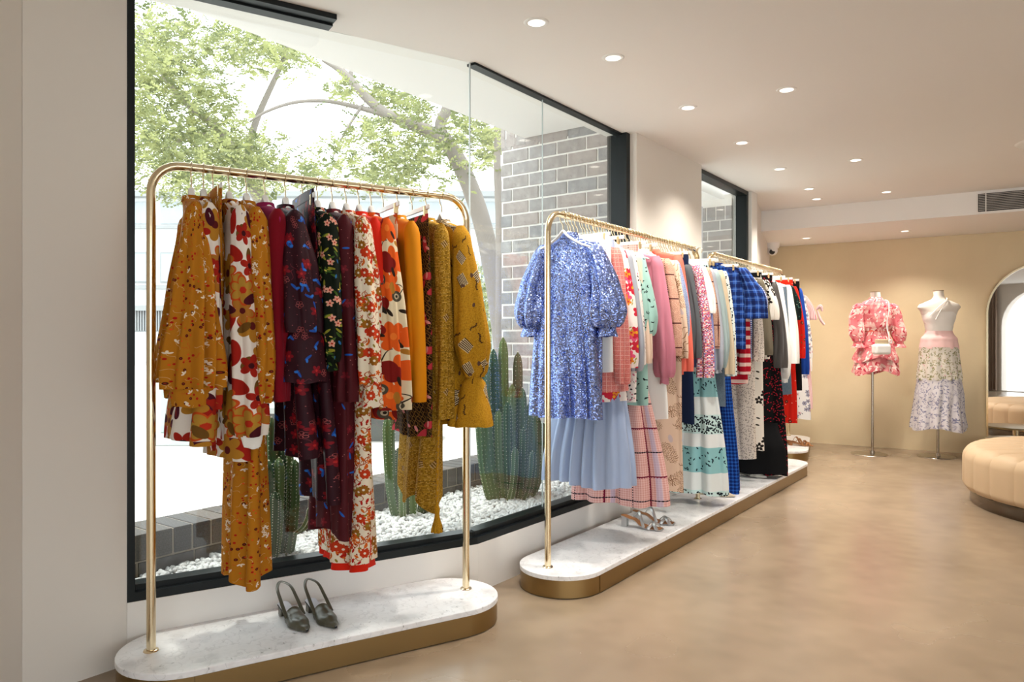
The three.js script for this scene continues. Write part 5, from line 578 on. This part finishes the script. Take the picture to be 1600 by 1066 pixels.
function pumps(name, label, cat, group, X, Z, heading, o) {
  const t = thing(name, label, cat, group); t.position.copy(world(X, o.y ?? TOP, Z)); t.rotation.y = Math.PI - heading * D + PSI; const L = o.L || 0.255, base = shoeBase(o.heel, o.toe || 'point');
  part('sole', plate(base, L, 0.004, 0), o.sole || M.dark, t); part('insole', plate((q) => { const [w, h] = base(q); return [w * 0.93, h]; }, L * 0.98, 0.002, 0.0045), o.insole, t);
  part('heel', rbox(o.hw || 0.034, o.heel + 0.002, 0.034, 0.004).translate(0, o.heel / 2, 0.022), o.heelMat || o.mat, t);
  if (o.vamp) { const rows = [], t0 = o.vamp; for (let i = 0; i <= 20; i++) { const q = lerp(t0, 1, i / 20), [w, h] = base(q), top = keyedSmooth([[t0, 0.046], [0.75, 0.032], [0.92, 0.016], [1, 0.007]], q)[0], row = []; for (let j = 0; j <= 20; j++) { const a = j / 20 * Math.PI, c = Math.cos(a), s = Math.sin(a); row.push([c * (w + 0.002), h + 0.002 + Math.pow(s, 0.75) * top + 0.0006 * Math.sin(q * 90) * s, q * L - (i === 0 ? 0.006 * (1 - s) - 0.006 : 0)]); } rows.push(row); } const v = part('vamp', skin(rows), o.mat, t);
    if (o.side) part('side_panel', [1, -1].map((sd) => limb([V(sd * base(t0)[0], base(t0)[1] + 0.012, t0 * L + 0.004), V(sd * 0.031, base(0.35)[1] + 0.016, 0.36 * L), V(sd * 0.029, base(0.25)[1] + 0.034, 0.2 * L)], [0.014, 0.008, 0.004], 8, 12, 0.3)), o.mat, v); }
  if (o.strap === 'sling') { const b = base(0.5); part('strap', limb([V(0.034, b[1] + 0.02, 0.55 * L), V(0.032, o.heel + 0.035, 0.3 * L), V(0.025, o.heel + 0.072, 0.08 * L), V(0, o.heel + 0.082, -0.012), V(-0.025, o.heel + 0.072, 0.08 * L), V(-0.032, o.heel + 0.035, 0.3 * L), V(-0.034, b[1] + 0.02, 0.55 * L)], [0.008, 0.007, 0.006, 0.0065, 0.006, 0.007, 0.008], 8, 48, 0.3), o.strapMat || o.mat, t); }
  if (o.bands) for (const [za, zb, hgt, w] of o.bands) { const ba = base(za), bb = base(zb), pts = []; for (let i = 0; i <= 8; i++) { const f = i / 8, ww = lerp(ba[0], bb[0], f) + 0.003; pts.push(V(Math.cos(f * Math.PI) * ww, lerp(ba[1], bb[1], f) + 0.004 + Math.sin(f * Math.PI) * hgt, lerp(za, zb, f) * L)); } part('strap', limb(pts, pts.map(() => w), 8, 30, 0.28), o.strapMat || o.mat, t); }
  return t;
}
const olive = std({ color: RGB(0.075, 0.07, 0.045), roughness: 0.32, clearcoat: 0.3, clearcoatRoughness: 0.3 }), silver = std({ color: RGB(0.52, 0.52, 0.52), metalness: 0.7, roughness: 0.35 }), tan = std({ color: RGB(0.36, 0.15, 0.05), roughness: 0.6 }), cream = std({ color: RGB(0.7, 0.66, 0.58), roughness: 0.45 }), lilacIn = std({ color: RGB(0.62, 0.62, 0.68), roughness: 0.5 }), blackL = std({ color: RGB(0.02, 0.02, 0.022), roughness: 0.3 });
const SB = { heel: 0.04, vamp: 0.46, strap: 'sling', mat: olive, insole: lilacIn, heelMat: olive, L: 0.26 };
pumps('slingback_shoe', 'left olive leather slingback shoe on the first plinth', 'shoe', 'olive slingback pair', -0.925, 2.955, 142, SB); pumps('slingback_shoe', 'right olive leather slingback shoe on the first plinth', 'shoe', 'olive slingback pair', -0.825, 2.99, 142, SB);
const SD = { heel: 0.058, toe: 'square', mat: silver, insole: tan, sole: silver, heelMat: silver, hw: 0.04, bands: [[0.62, 0.92, 0.03, 0.01], [0.28, 0.6, 0.055, 0.009], [0.9, 0.7, 0.026, 0.009]], L: 0.25 };
pumps('sandal', 'nearer silver strappy block-heeled sandal on the second plinth', 'sandal', 'silver sandal pair', 0.648, 4.36, 119, SD); pumps('sandal', 'farther silver strappy block-heeled sandal, half hidden by its twin', 'sandal', 'silver sandal pair', 0.735, 4.47, 112, SD);
const MU = { heel: 0.02, vamp: 0.5, strap: 'sling', mat: cream, strapMat: blackL, insole: cream, L: 0.25 };
pumps('flat_shoe', 'nearer cream pointed flat with black strap below the blue check skirt', 'shoe', 'cream flats', 1.83, 6.0, 128, MU); pumps('flat_shoe', 'farther cream pointed flat with black strap below the blue check skirt', 'shoe', 'cream flats', 1.92, 6.1, 128, MU);
const NU = { ...MU, strap: undefined, mat: std({ color: RGB(0.6, 0.5, 0.36), roughness: 0.4 }) };
pumps('pump', 'beige pump behind the mint patchwork dress', 'shoe', undefined, 1.34, 5.26, 120, NU);
const BR = { ...SD, heel: 0.03, mat: tan, sole: tan, heelMat: tan, L: 0.24 };
pumps('sandal', 'nearer brown sandal on the farthest plinth', 'sandal', 'brown sandal pair', 2.9, 7.72, 115, BR); pumps('sandal', 'farther brown sandal on the farthest plinth', 'sandal', 'brown sandal pair', 2.92, 7.85, 115, BR);

renderer.render(scene, camera);
